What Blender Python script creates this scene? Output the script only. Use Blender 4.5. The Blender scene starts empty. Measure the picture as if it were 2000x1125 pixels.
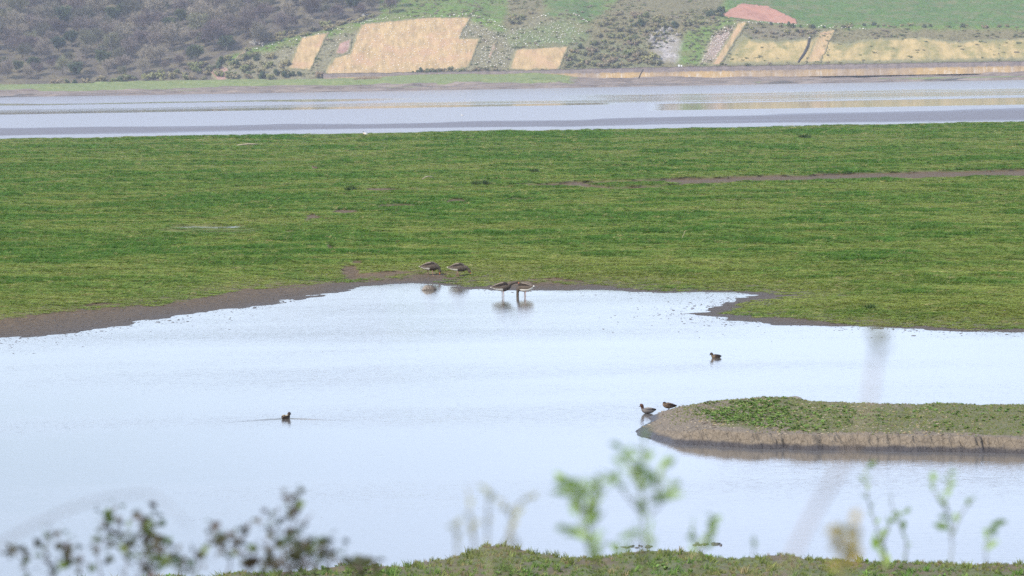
import bpy, math, random
import numpy as np
from mathutils import Vector, Matrix

random.seed(7)
rng = np.random.default_rng(7)
scene = bpy.context.scene
COL = scene.collection

# ------------------------------------------------------------------ camera
CAM = np.array([0.0, 0.0, 7.4])
FPX = 8000.0                       # focal length in pixels of a 2000 px wide frame
PITCH = math.atan2(562.5 - 122.0, FPX)
ROLL = math.radians(0.95)
cp, sp, cr, sr = math.cos(PITCH), math.sin(PITCH), math.cos(ROLL), math.sin(ROLL)
FWD = np.array([0, cp, -sp]); UP0 = np.array([0, sp, cp]); RT0 = np.array([1.0, 0, 0])
IR = cr * RT0 - sr * UP0           # image right
IU = sr * RT0 + cr * UP0           # image up
cam_data = bpy.data.cameras.new("camera")
cam = bpy.data.objects.new("camera", cam_data); COL.objects.link(cam)
cam_data.sensor_width = 24.1
cam_data.lens = 24.1 * FPX / 2000.0
cam_data.clip_start = 0.5
cam_data.clip_end = 12000
cam_data.dof.use_dof = True
cam_data.dof.focus_distance = 125.0
cam_data.dof.aperture_fstop = 4.6
cam_data.dof.aperture_blades = 7
m = Matrix(((IR[0], IU[0], -FWD[0], CAM[0]), (IR[1], IU[1], -FWD[1], CAM[1]), (IR[2], IU[2], -FWD[2], CAM[2]), (0, 0, 0, 1)))
cam.matrix_world = m
scene.camera = cam

# ------------------------------------------------------------------ sky, sun, exposure
SUN_EL = math.radians(43)
SUN_AZ = math.radians(230)          # clockwise from +Y: behind the camera, to the left
world = bpy.data.worlds.new("World"); scene.world = world; world.use_nodes = True
wn = world.node_tree.nodes; wl = world.node_tree.links; wn.clear()
w_out = wn.new("ShaderNodeOutputWorld"); w_bg = wn.new("ShaderNodeBackground")
w_sky = wn.new("ShaderNodeTexSky"); w_sky.sky_type = 'NISHITA'; w_sky.sun_disc = False
w_sky.sun_elevation = SUN_EL; w_sky.sun_rotation = SUN_AZ
w_sky.altitude = 10; w_sky.air_density = 1.0; w_sky.dust_density = 1.0; w_sky.ozone_density = 2.2
w_tc = wn.new("ShaderNodeTexCoord"); w_map = wn.new("ShaderNodeMapping")
w_map.inputs['Scale'].default_value = (2.2, 2.2, 10.0)
w_no = wn.new("ShaderNodeTexNoise"); w_no.inputs['Scale'].default_value = 2.0; w_no.inputs['Detail'].default_value = 5; w_no.inputs['Roughness'].default_value = 0.55
w_rp = wn.new("ShaderNodeValToRGB"); w_rp.color_ramp.elements[0].position = 0.36; w_rp.color_ramp.elements[1].position = 0.70
w_rp.color_ramp.elements[0].color = (0.28, 0.28, 0.28, 1); w_rp.color_ramp.elements[1].color = (0.8, 0.8, 0.8, 1)
w_mx = wn.new("ShaderNodeMix"); w_mx.data_type = 'RGBA'
w_mx.inputs['B'].default_value = (8.7, 10.3, 13.6, 1)     # thin lilac-white cloud
wl.new(w_tc.outputs['Generated'], w_map.inputs['Vector']); wl.new(w_map.outputs[0], w_no.inputs['Vector'])
wl.new(w_no.outputs['Fac'], w_rp.inputs[0]); wl.new(w_rp.outputs[0], w_mx.inputs['Factor'])
wl.new(w_sky.outputs[0], w_mx.inputs['A']); wl.new(w_mx.outputs['Result'], w_bg.inputs['Color'])
w_bg.inputs['Strength'].default_value = 0.135
wl.new(w_bg.outputs[0], w_out.inputs['Surface'])
sun_d = bpy.data.lights.new("sun", 'SUN'); sun_d.energy = 5.0; sun_d.angle = math.radians(0.6); sun_d.color = (1.0, 0.915, 0.79)
sun = bpy.data.objects.new("sun", sun_d); COL.objects.link(sun)
sdir = Vector((math.sin(SUN_AZ) * math.cos(SUN_EL), math.cos(SUN_AZ) * math.cos(SUN_EL), math.sin(SUN_EL)))
sun.rotation_euler = sdir.to_track_quat('Z', 'Y').to_euler()
sun.location = sdir * 200
vs = scene.view_settings
vs.view_transform = 'Standard'; vs.look = 'None'; vs.exposure = 0.30; vs.gamma = 1.0; vs.use_curve_mapping = False
scene.render.engine = 'CYCLES'
cy = scene.cycles
cy.use_denoising = False; cy.max_bounces = 5; cy.transparent_max_bounces = 6; cy.volume_bounces = 1; cy.sample_clamp_indirect = 4.0

# ------------------------------------------------------------------ helpers
def ray(px, py):
    px = np.asarray(px, float); py = np.asarray(py, float)
    return FWD + ((px - 1000.0)[..., None] * IR + (562.5 - py)[..., None] * IU) / FPX
def ground(px, py, z=0.0):          # where the sight line through a photo point meets the level z
    r = ray(px, py); t = (z - CAM[2]) / r[..., 2]
    return CAM + r * t[..., None]
def at_depth(px, py, d):            # the point of a sight line at distance d along +Y
    r = ray(px, py); return CAM + r * (d / r[..., 1])[..., None]
def proj(p):
    v = np.asarray(p, float) - CAM
    zf = v @ FWD
    return 1000 + FPX * (v @ IR) / zf, 562.5 - FPX * (v @ IU) / zf

def _h(ix, iy, s):
    n = (ix.astype(np.int64) * 374761393 + iy.astype(np.int64) * 668265263 + s * 1442695041) & 0x7fffffff
    n = ((n ^ (n >> 13)) * 1274126177) & 0x7fffffff
    n = ((n ^ (n >> 16)) * 1911520717) & 0x7fffffff
    return ((n ^ (n >> 15)) & 0xffff) / 65535.0
def vnoise(x, y, s=0):
    x = np.asarray(x, float); y = np.asarray(y, float)
    x0 = np.floor(x); y0 = np.floor(y); fx = x - x0; fy = y - y0
    fx = fx * fx * (3 - 2 * fx); fy = fy * fy * (3 - 2 * fy)
    a = _h(x0, y0, s); b = _h(x0 + 1, y0, s); c = _h(x0, y0 + 1, s); d = _h(x0 + 1, y0 + 1, s)
    return (a + (b - a) * fx) * (1 - fy) + (c + (d - c) * fx) * fy
def fbm(x, y, o=4, s=0, g=0.5):
    t = 0; a = 1; n = 0
    for i in range(o):
        t = t + a * vnoise(x * 2 ** i + 17.3 * i, y * 2 ** i - 9.1 * i, s + i); n += a; a *= g
    return t / n
def sstep(a, b, x):
    t = np.clip((x - a) / (b - a), 0, 1); return t * t * (3 - 2 * t)
def inpoly(x, y, poly):
    x = np.asarray(x, float); y = np.asarray(y, float)
    r = np.zeros(x.shape, bool); n = len(poly)
    for i in range(n):
        x1, y1 = poly[i]; x2, y2 = poly[(i + 1) % n]
        if y1 == y2: continue
        c = ((y1 > y) != (y2 > y)) & (x < (x2 - x1) * (y - y1) / (y2 - y1) + x1)
        r ^= c
    return r
def dist_line(x, y, pts):
    best = np.full(np.shape(x), 1e9)
    for (x1, y1), (x2, y2) in zip(pts[:-1], pts[1:]):
        dx, dy = x2 - x1, y2 - y1; L = dx * dx + dy * dy + 1e-12
        t = np.clip(((x - x1) * dx + (y - y1) * dy) / L, 0, 1)
        best = np.minimum(best, np.hypot(x - x1 - t * dx, y - y1 - t * dy))
    return best

def link(name, me, parent=None, loc=None):
    o = bpy.data.objects.new(name, me); COL.objects.link(o)
    if parent is not None: o.parent = parent
    if loc is not None: o.location = loc
    return o
def np_mesh(name, co, faces, mats=(), attrs=None, smooth=True, midx=None):
    me = bpy.data.meshes.new(name)
    co = np.ascontiguousarray(co, np.float32); faces = np.asarray(faces)
    nv, nf, k = len(co), len(faces), faces.shape[1]
    me.vertices.add(nv); me.vertices.foreach_set("co", co.ravel())
    me.loops.add(nf * k); me.loops.foreach_set("vertex_index", np.ascontiguousarray(faces, np.int32).ravel())
    me.polygons.add(nf); me.polygons.foreach_set("loop_start", np.arange(0, nf * k, k, dtype=np.int32))
    for mt in mats: me.materials.append(mt)
    if midx is not None: me.polygons.foreach_set("material_index", np.asarray(midx, np.int32))
    if attrs:
        for an, av in attrs.items():
            av = np.asarray(av, np.float32)
            if av.ndim == 2:
                at = me.attributes.new(an, 'FLOAT_COLOR', 'POINT')
                at.data.foreach_set("color", np.concatenate([av, np.ones((nv, 1), np.float32)], 1).ravel())
            else:
                at = me.attributes.new(an, 'FLOAT', 'POINT'); at.data.foreach_set("value", av.ravel())
    me.update(calc_edges=True)
    if smooth: me.polygons.foreach_set("use_smooth", np.ones(nf, bool))
    return me
def grid_faces(nr, nc):
    i = np.arange(nr - 1)[:, None] * nc + np.arange(nc - 1)[None, :]
    return np.stack([i, i + 1, i + nc + 1, i + nc], -1).reshape(-1, 4)
def py_mesh(name, v, f, mats=(), midx=None, smooth=True):
    me = bpy.data.meshes.new(name); me.from_pydata([tuple(map(float, p)) for p in v], [], f)
    for mt in mats: me.materials.append(mt)
    if midx is not None: me.polygons.foreach_set("material_index", np.asarray(midx, np.int32))
    me.update()
    if smooth: me.polygons.foreach_set("use_smooth", np.ones(len(f), bool))
    return me
def tag(o, label=None, cat=None, group=None, kind=None):
    if label: o['label'] = label
    if cat: o['category'] = cat
    if group: o['group'] = group
    if kind: o['kind'] = kind
    return o
def empty(name, loc, rz=0.0):
    o = bpy.data.objects.new(name, None); COL.objects.link(o)
    o.location = loc; o.rotation_euler = (0, 0, rz); o.empty_display_size = 0.1
    return o
def copy_tree(o, parent=None):
    c = o.copy(); COL.objects.link(c)
    if parent is not None: c.parent = parent
    for ch in o.children: copy_tree(ch, c)
    return c

# ------------------------------------------------------------------ materials
class NT:
    def __init__(s, name):
        s.m = bpy.data.materials.new(name); s.m.use_nodes = True
        s.n = s.m.node_tree.nodes; s.l = s.m.node_tree.links
        s.b = s.n["Principled BSDF"]; s.out = s.n["Material Output"]
    def new(s, t, **kw):
        x = s.n.new(t)
        for k, v in kw.items(): setattr(x, k, v)
        return x
    def noise(s, scale, detail=4, rough=0.55, vec=None, stretch=None, rot=0.0):
        n = s.new("ShaderNodeTexNoise")
        n.inputs['Scale'].default_value = scale; n.inputs['Detail'].default_value = detail; n.inputs['Roughness'].default_value = rough
        if vec is None: vec = s.new("ShaderNodeNewGeometry").outputs['Position']
        if stretch:
            mp = s.new("ShaderNodeMapping"); mp.inputs['Scale'].default_value = stretch; mp.inputs['Rotation'].default_value = (0, 0, rot)
            s.l.new(vec, mp.inputs['Vector']); vec = mp.outputs[0]
        s.l.new(vec, n.inputs['Vector']); return n.outputs['Fac']
    def ramp(s, fac, stops):
        r = s.new("ShaderNodeValToRGB"); e = r.color_ramp.elements
        while len(e) < len(stops): e.new(0.5)
        for x, (p, c) in zip(e, stops):
            x.position = p; x.color = (*c, 1) if not np.isscalar(c) else (c, c, c, 1)
        s.l.new(fac, r.inputs[0]); return r.outputs[0]
    def mix(s, f, a, b, mode='MIX'):
        x = s.new("ShaderNodeMix", data_type='RGBA', blend_type=mode)
        for k, v in (('Factor', f), ('A', a), ('B', b)):
            if isinstance(v, bpy.types.NodeSocket): s.l.new(v, x.inputs[k])
            elif k == 'Factor': x.inputs[k].default_value = v
            else: x.inputs[k].default_value = (*v, 1)
        return x.outputs['Result']
    def math(s, op, a, b=None, c=None):
        x = s.new("ShaderNodeMath", operation=op)
        for i, v in enumerate((a, b, c)):
            if v is None: continue
            if isinstance(v, bpy.types.NodeSocket): s.l.new(v, x.inputs[i])
            else: x.inputs[i].default_value = v
        return x.outputs[0]
    def attr(s, name, inst=False):
        a = s.new("ShaderNodeAttribute"); a.attribute_name = name
        if inst: a.attribute_type = 'INSTANCER'
        return a
    def color(s, v):
        if isinstance(v, bpy.types.NodeSocket): s.l.new(v, s.b.inputs['Base Color'])
        else: s.b.inputs['Base Color'].default_value = (*v, 1)
    def rough(s, v):
        if isinstance(v, bpy.types.NodeSocket): s.l.new(v, s.b.inputs['Roughness'])
        else: s.b.inputs['Roughness'].default_value = v
    def bump(s, h, dist, strength=1.0):
        b = s.new("ShaderNodeBump"); b.inputs['Strength'].default_value = strength; b.inputs['Distance'].default_value = dist
        s.l.new(h, b.inputs['Height']); s.l.new(b.outputs[0], s.b.inputs['Normal'])
def simple(name, c1, c2=None, scale=6.0, rough=0.8, spec=0.3, bump=0.0, local=True):
    t = NT(name)
    vec = t.new("ShaderNodeTexCoord").outputs['Object'] if local else None
    if c2 is None: c2 = tuple(x * 0.7 for x in c1)
    n = t.noise(scale, 4, 0.6, vec)
    t.color(t.ramp(n, [(0.3, c2), (0.7, c1)])); t.rough(rough); t.b.inputs['Specular IOR Level'].default_value = spec
    if bump: t.bump(n, bump)
    return t.m

# lagoon water
t = NT("lagoon_water")
pos = t.new("ShaderNodeNewGeometry").outputs['Position']
r1 = t.noise(1.0, 3, 0.6, pos, (1.3, 7.5, 1), 0.05)
r2 = t.noise(1.0, 2, 0.5, pos, (5.0, 24.0, 1), -0.06)
wind = t.noise(1.0, 3, 0.5, pos, (0.035, 0.11, 1))
windr = t.ramp(wind, [(0.40, 0.22), (0.70, 0.75)])
hgt = t.math('ADD', r1, t.math('MULTIPLY', r2, 0.35))
hgt = t.math('MULTIPLY', hgt, windr)
# wake behind the swimming duck on the left
DK = ground(558, 818)
sx = t.new("ShaderNodeSeparateXYZ"); t.l.new(pos, sx.inputs[0])
dx = t.math('SUBTRACT', sx.outputs[0], float(DK[0])); dy = t.math('SUBTRACT', float(DK[1]) + 0.1, sx.outputs[1])
arm = t.math('SUBTRACT', t.math('ABSOLUTE', dx), t.math('MULTIPLY', dy, 1.6))
wv = t.math('SINE', t.math('MULTIPLY', arm, 28.0))
env = t.math('EXPONENT', t.math('MULTIPLY', t.math('MULTIPLY', arm, arm), -14.0))
fall = t.math('EXPONENT', t.math('MULTIPLY', t.math('ABSOLUTE', dx), -2.1))
ahead = t.math('GREATER_THAN', dy, -0.05)
wake = t.math('MULTIPLY', t.math('MULTIPLY', wv, env), t.math('MULTIPLY', fall, ahead))
hgt = t.math('ADD', hgt, t.math('MULTIPLY', wake, 1.0))
t.color((0.10, 0.095, 0.09)); t.rough(0.045); t.b.inputs['IOR'].default_value = 1.333
t.bump(hgt, 0.0060)
M_LAGOON = t.m

# river
t = NT("river_water")
calm = t.attr("calm").outputs['Fac']
streak = t.noise(1.0, 5, 0.65, None, (0.004, 0.09, 1))
c2 = t.math('ADD', calm, t.math('MULTIPLY', t.math('SUBTRACT', streak, 0.5), 1.5))
t.color(t.mix(t.ramp(c2, [(0.2, 0.0), (0.8, 1.0)]), (0.18, 0.172, 0.178), (0.2, 0.185, 0.17)))
t.rough(t.ramp(c2, [(0.25, 0.30), (0.75, 0.05)])); t.b.inputs['IOR'].default_value = 1.333
t.l.new(t.ramp(c2, [(0.2, 0.15), (0.8, 0.42)]), t.b.inputs['Specular IOR Level'])
M_RIVER = t.m
# mud
t = NT("estuary_mud")
n = t.noise(1.0, 5, 0.6, None, (0.03, 0.25, 1)); n2 = t.noise(1.0, 4, 0.6, None, (0.6, 3.0, 1))
t.color(t.mix(t.ramp(n2, [(0.35, 0.0), (0.65, 1.0)]), (0.082, 0.075, 0.085), (0.118, 0.108, 0.115)))
fl = t.attr('film').outputs['Fac']
t.rough(t.math('MULTIPLY_ADD', fl, -0.2, 0.55)); t.l.new(t.math('MULTIPLY_ADD', fl, -0.05, 0.26), t.b.inputs['Specular IOR Level']); t.bump(n2, 0.02)
M_MUD = t.m
# marsh ground: grass turf / soil / mud / wet mud
t = NT("marsh_ground")
mud = t.attr("mud").outputs['Fac']; wet = t.attr("wet").outputs['Fac']; lush = t.attr("lush").outputs['Fac']
f1 = t.noise(7.0, 5, 0.65); f2 = t.noise(0.7, 4, 0.6)
turf = t.mix(lush, (0.13, 0.135, 0.035), (0.04, 0.07, 0.01))
turf = t.mix(t.ramp(f1, [(0.3, 0.0), (0.75, 1.0)]), turf, (0.09, 0.10, 0.03))
soil = t.mix(t.ramp(f1, [(0.3, 0.0), (0.7, 1.0)]), (0.058, 0.039, 0.023), (0.155, 0.110, 0.062))
wetc = t.mix(t.ramp(f1, [(0.35, 0.0), (0.65, 1.0)]), (0.030, 0.023, 0.017), (0.078, 0.060, 0.043))
c = t.mix(t.ramp(t.math('ADD', mud, t.math('MULTIPLY', t.math('SUBTRACT', f1, 0.5), 0.5)), [(0.35, 0.0), (0.65, 1.0)]), turf, soil)
c = t.mix(wet, c, wetc)
t.color(c); t.rough(t.math('MULTIPLY_ADD', wet, -0.35, 0.92)); t.b.inputs['Specular IOR Level'].default_value = 0.14
t.bump(t.math('ADD', f1, t.noise(25.0, 3, 0.6)), 0.03)
M_MARSH = t.m
# grass blades (colour from the tuft's own lushness)
def grass_mat(name, pale, deep, dry, dryp=0.05):
    t = NT(name)
    l = t.attr("lush", True).outputs['Fac']; r = t.attr("rnd", True).outputs['Fac']
    c = t.mix(l, pale, deep)
    c = t.mix(t.ramp(r, [(0.0, 1.0), (dryp, 0.6), (dryp + 0.02, 0.0)]), c, dry)
    hv = t.new("ShaderNodeHueSaturation"); t.l.new(c, hv.inputs['Color'])
    t.l.new(t.math('MULTIPLY_ADD', t.math('FRACT', t.math('MULTIPLY', r, 37.7)), 0.4, 0.82), hv.inputs['Value'])
    t.color(hv.outputs[0]); t.rough(0.65); t.b.inputs['Specular IOR Level'].default_value = 0.25
    t.b.inputs['Transmission Weight'].default_value = 0.0
    tr = t.new("ShaderNodeBsdfTranslucent"); t.l.new(hv.outputs[0], tr.inputs['Color'])
    ms = t.new("ShaderNodeMixShader"); ms.inputs[0].default_value = 0.25
    t.l.new(t.b.outputs[0], ms.inputs[1]); t.l.new(tr.outputs[0], ms.inputs[2]); t.l.new(ms.outputs[0], t.out.inputs['Surface'])
    return t.m
M_GRASS = grass_mat("marsh_grass", (0.182, 0.222, 0.038), (0.056, 0.140, 0.013), (0.32, 0.28, 0.11))
M_LEAFY = grass_mat("leafy_ground_plant", (0.19, 0.20, 0.06), (0.10, 0.20, 0.035), (0.26, 0.20, 0.11), 0.14)
M_CLOD = simple("wet_clod", (0.09, 0.078, 0.07), (0.04, 0.036, 0.034), 20, 0.5, 0.4)

# ------------------------------------------------------------------ shoreline and marsh heights
SHORE_PX = [(-700, 760), (0, 662), (150, 644), (282, 626), (340, 618), (400, 610), (450, 603), (500, 597), (560, 590), (620, 580), (680, 568), (740, 560),
            (790, 553), (820, 552), (850, 557), (880, 562), (920, 565), (960, 567), (1040, 568), (1100, 567), (1160, 566), (1220, 567),
            (1280, 570), (1350, 571), (1400, 573), (1440, 574), (1468, 577), (1440, 587), (1420, 593), (1395, 598), (1345, 610), (1370, 614),
            (1415, 618), (1418, 626), (1460, 630), (1520, 635), (1600, 639), (1660, 641), (1718, 643), (2000, 652), (2700, 672)]
_s = ground(*np.array(SHORE_PX).T)[:, :2]
SHORE = [tuple(p) for p in _s]
LAGOON_POLY = SHORE + [(60, 40), (-60, 40)]
MUD_PX = [(-700, 690), (0, 628), (150, 612), (282, 600), (340, 590), (400, 580), (460, 570), (540, 561), (620, 556), (700, 551), (760, 546), (820, 541), (900, 541), (930, 546), (880, 556), (940, 557), (1000, 553), (1100, 556),
          (1200, 557), (1300, 561), (1400, 565), (1480, 568), (1560, 570), (1640, 574), (1560, 579), (1480, 586), (1440, 596), (1420, 604), (1460, 606), (1540, 611), (1600, 618), (1660, 623), (1718, 628), (2000, 637), (2700, 660)]
_mp = np.array(MUD_PX, float); _mp[:, 1] -= np.interp(_mp[:, 0], [0, 500, 820, 1000, 1300, 1420], [6, 3, 6, 4, 2, 0])
_s = ground(*_mp.T, 0.10)[:, :2]
MUD_POLY = [tuple(p) for p in _s] + [(60, 40), (-60, 40)]
MUD_LINE = [tuple(p) for p in _s]
_f = [(925, 367), (1000, 365), (1060, 363), (1130, 360), (1190, 358), (1290, 353), (1400, 348), (1500, 345.5), (1600, 343), (1718, 340), (2100, 330), (2600, 318)]
_n = [(2600, 332), (2100, 344), (1718, 354), (1600, 358), (1500, 361), (1400, 364), (1300, 368), (1240, 372), (1180, 373), (1140, 369), (1060, 366), (1000, 367.5)]
CHAN_POLY = [tuple(p) for p in ground(*np.array(_f + _n).T, 0.2)[:, :2]]
CHAN_ISLE = [tuple(p) for p in ground(*np.array([(1140, 364), (1200, 362), (1290, 361), (1330, 363), (1290, 366), (1200, 368.5)]).T, 0.2)[:, :2]]
PATCHES = [(612, 427, 13, 4, -.3), (600, 433, 7, 3, 0), (562, 455, 11, 2.4, 0), (585, 460, 9, 1.5, 0), (640, 482, 6, 3.5, 0), (646, 489, 10, 3, 0), (634, 495, 6, 2, 0),
           (683, 529, 13, 5, 0), (695, 516, 12, 3, 0), (890, 394, 22, 3.5, 0), (745, 373, 30, 1.6, 0), (672, 415, 18, 3, 0), (740, 408, 20, 2, 0), (790, 402, 40, 2, 0), (1010, 391, 24, 2, 0), (700, 371, 25, 1.2, 0)]
PUDDLE = [(398, 445, 62, 2.6), (350, 446.5, 22, 1.4), (470, 443, 24, 1.6)]

def lush_field(x, y):
    a = fbm(x / 14, y / 11, 4, 3); b = fbm(x / 4.0, y / 3.2, 4, 21); c = fbm(x / 1.1, y / 1.1, 3, 41)
    return np.clip(sstep(0.30, 0.70, a) * 0.30 + sstep(0.36, 0.66, b) * 0.45 + (c - 0.5) * 0.95 + 0.12, 0, 1)
RANK = [(1045, 264, 60, 2.5), (1180, 263, 45, 2.5), (1320, 264, 45, 3), (1435, 262, 40, 3), (1600, 257, 85, 3.5), (520, 270, 52, 3), (640, 286, 40, 2), (880, 286, 70, 2), (1300, 296, 60, 3), (1540, 290, 90, 3), (330, 300, 60, 3), (420, 334, 40, 4)]
_lush0 = lush_field
def lush_field(x, y):
    px, py = proj(np.stack([x, y, np.full_like(x, .3)], -1)); r = np.zeros_like(x)
    for cx, cyy, rx, ry in RANK: r = np.maximum(r, 1 - sstep(.4, 1.3, ((px - cx) / rx) ** 2 + ((py - cyy) / ry) ** 2 + (fbm(x / 2, y / 4, 3, 9) - .5)))
    return np.clip(_lush0(x, y) + .55 * r, 0, 1)
def marsh_fields(x, y):
    """height, mud, wet, sunken-pool mask of the salt marsh at world x, y"""
    wx = x + (fbm(x / 2.5, y / 4, 3, 61) - .5) * 1.2; wy = y + (fbm(x / 2.2, y / 5, 3, 71) - .5) * 3.0
    inside = inpoly(wx, wy, LAGOON_POLY)
    sd = dist_line(wx, wy, SHORE); sd = np.where(inside, -sd, sd)
    im = inpoly(x + (fbm(x / 3, y / 6, 4, 81) - .5) * 2.2, y + (fbm(x / 2.5, y / 7, 4, 91) - .5) * 9.0, MUD_POLY)
    dm = dist_line(wx, wy, MUD_LINE)
    mudf = np.where(im, np.clip(0.5 + dm / 2.5, 0, 1), np.clip(0.5 - dm / 7.0, 0, 1))
    z = np.where(sd < 0, np.maximum(-0.45, sd * 0.035), 0.24 * sstep(0, 9, sd) + 0.012 * np.clip(sd, 0, 2))
    wet = np.where(sd < 0, 1.0, np.clip(1 - sd / 4.2, 0, 1) ** 1.2) * (sd > -50)
    land = sstep(0.5, 6, sd)
    turf = (1 - mudf)
    z = z + land * ((fbm(x / 17, y / 17, 3, 5) - .5) * 0.22) + turf * land * (0.15 * (fbm(x / 2.6, y / 2.6, 4, 15) - .45) + 0.10 * (fbm(x / .9, y / .9, 3, 25) - .5) + 0.05)
    z = z + (fbm(x / 0.55, y / 0.8, 3, 33) - .5) * 0.030 * np.clip(1.2 - np.abs(sd) / 6, 0.25, 1)
    ch = inpoly(x + (fbm(x / 5, y / 5, 3, 7) - .5) * 3, y + (fbm(x / 4, y / 4, 3, 8) - .5) * 5, CHAN_POLY) & ~inpoly(x, y, CHAN_ISLE)
    ch = ch.astype(float)
    px, py = proj(np.stack([x, y, np.full_like(x, 0.25)], -1))
    pt = np.zeros_like(x)
    for (cx, cyy, rx, ry, _) in PATCHES:
        q = ((px - cx) / rx / 1.35) ** 2 + ((py - cyy) / ry / 1.35) ** 2 + (fbm(x / 0.7, y / 1.4, 3, 19) - .5) * 2.0
        pt = np.maximum(pt, (q < 1).astype(float))
    pool = np.zeros_like(x)
    for (cx, cyy, rx, ry) in PUDDLE:
        q = ((px - cx) / rx) ** 2 + ((py - cyy) / ry) ** 2
        pool = np.maximum(pool, 1 - sstep(0.6, 2.2, q))
    z = z - 0.16 * ch - 0.06 * pt
    z = z * (1 - pool) + pool * 0.22
    mudf = np.maximum(mudf, np.maximum(ch, pt * 0.9))
    wet = np.maximum(wet, np.maximum(ch * 0.35, pt * 0.25))
    edge = 424 + (fbm(x / 9, y * 0, 4, 77) - .5) * 10
    drop = sstep(0, 5, y - edge)
    z = z * (1 - drop) - 3.0 * drop
    mudf = np.maximum(mudf, sstep(-0.5, 1, y - edge))
    return z, np.clip(mudf, 0, 1), np.clip(wet, 0, 1), sd, pool, y - edge

# marsh mesh: rows denser near by, as sight lines need
kk = np.arange(129.0, 600.0, 0.8)
dd = FPX * 7.4 / kk
cc = np.arange(-1150, 1151, 4.0)
Y = np.repeat(dd[:, None], len(cc), 1); X = cc[None, :] / FPX * (dd[:, None] + 35)
z, mud, wet, sd, pool, _ = marsh_fields(X.ravel(), Y.ravel())
lf = np.clip(lush_field(X.ravel(), Y.ravel()) - .42 * (1 - sstep(3, 16, sd)), 0, 1)
co = np.stack([X.ravel(), Y.ravel(), z], 1)
marsh = link("marsh", np_mesh("marsh", co, grid_faces(len(kk), len(cc))[:, ::-1], [M_MARSH], dict(mud=mud, wet=wet, lush=lf)))
tag(marsh, kind='structure')

# sheets of water
def sheet(name, x0, x1, y0, y1, z, mat):
    me = py_mesh(name, [(x0, y0, z), (x1, y0, z), (x1, y1, z), (x0, y1, z)], [(0, 1, 2, 3)], [mat])
    return tag(link(name, me), kind='structure')
sheet("lagoon", -62, 62, 48, 175, 0.0, M_LAGOON)
sheet("riverbed", -1500, 1500, -120, 3400, -4.2, M_MUD)

# river surface with calm and wind-ruffled reaches
kr = np.arange(47.0, 150.0, 0.5); dr = FPX * 9.4 / kr; cr_ = np.linspace(-1500, 1500, 301)
Yr = np.repeat(dr[:, None], len(cr_), 1); Xr = cr_[None, :] / FPX * (Yr + 60)
rco = np.stack([Xr.ravel(), Yr.ravel(), np.full(Xr.size, -2.0)], 1)
rpx, rpy = proj(rco)
rel = rpy - (122 - (rpx - 1000) * math.tan(ROLL))       # pixels under the horizon
wob = (fbm(Xr.ravel() / 40, Yr.ravel() / 90, 3, 4) - .5) * 8
rel2 = rel + wob
lf_ = 1 - sstep(600, 900, rpx)
calm = sstep(64, 65.5, rel2) * (1 - sstep(68, 70, rel2)) * (.25 + .6 * lf_) + sstep(71, 77, rel2) * (1 - sstep(81, 84, rel2)) * .62
b2 = sstep(84.5, 86, rel + wob * .2) * (1 - sstep(98, 100, rel + wob * .2)) * sstep(1230, 1330, rpx)
b3 = sstep(80, 82, rel) * (1 - sstep(85, 86, rel)) * (1 - sstep(1150, 1250, rpx)) * 0.8
b4 = sstep(62, 68, rel2) * (1 - sstep(76, 82, rel2)) * sstep(950, 1250, rpx) * .62
calm = np.maximum(calm, b4)
calm = np.clip(np.maximum(np.maximum(calm, b2), b3), 0, 1)
river = link("river", np_mesh("river", rco, grid_faces(len(kr), len(cr_))[:, ::-1], [M_RIVER], dict(calm=calm)))
tag(river, kind='structure')

# mudflat bared by the tide in front of the marsh edge
nx, ny = 320, 80
xs = np.linspace(-200, 200, nx); tt = np.linspace(0, 1, ny)
far = 672 + (fbm(xs / 30, xs * 0, 4, 51) - .5) * 60 + sstep(10, 70, xs) * 48
near_ = 592 + (fbm(xs / 25, xs * 0 + 3, 4, 55) - .5) * 26 - sstep(20, 80, xs) * 28
Xm = np.repeat(xs[None, :], ny, 0); Ym = near_[None, :] + (far - near_)[None, :] * tt[:, None]
Zm = -2.06 + 0.16 * np.sin(np.pi * tt)[:, None] ** 0.6 + (fbm(Xm / 18, Ym / 5, 4, 57) - .5) * 0.10
medge = np.clip(1 - np.sin(np.pi * tt)[:, None] * 1.25 + (fbm(Xm / 40, Ym / 6, 4, 58) - .5) * 1.6, 0, 1)
mco = np.stack([Xm.ravel(), Ym.ravel(), Zm.ravel()], 1)
tag(link("mudflat", np_mesh("mudflat", mco, grid_faces(ny, nx), [M_MUD], dict(film=medge.ravel()))), kind='structure')

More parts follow.
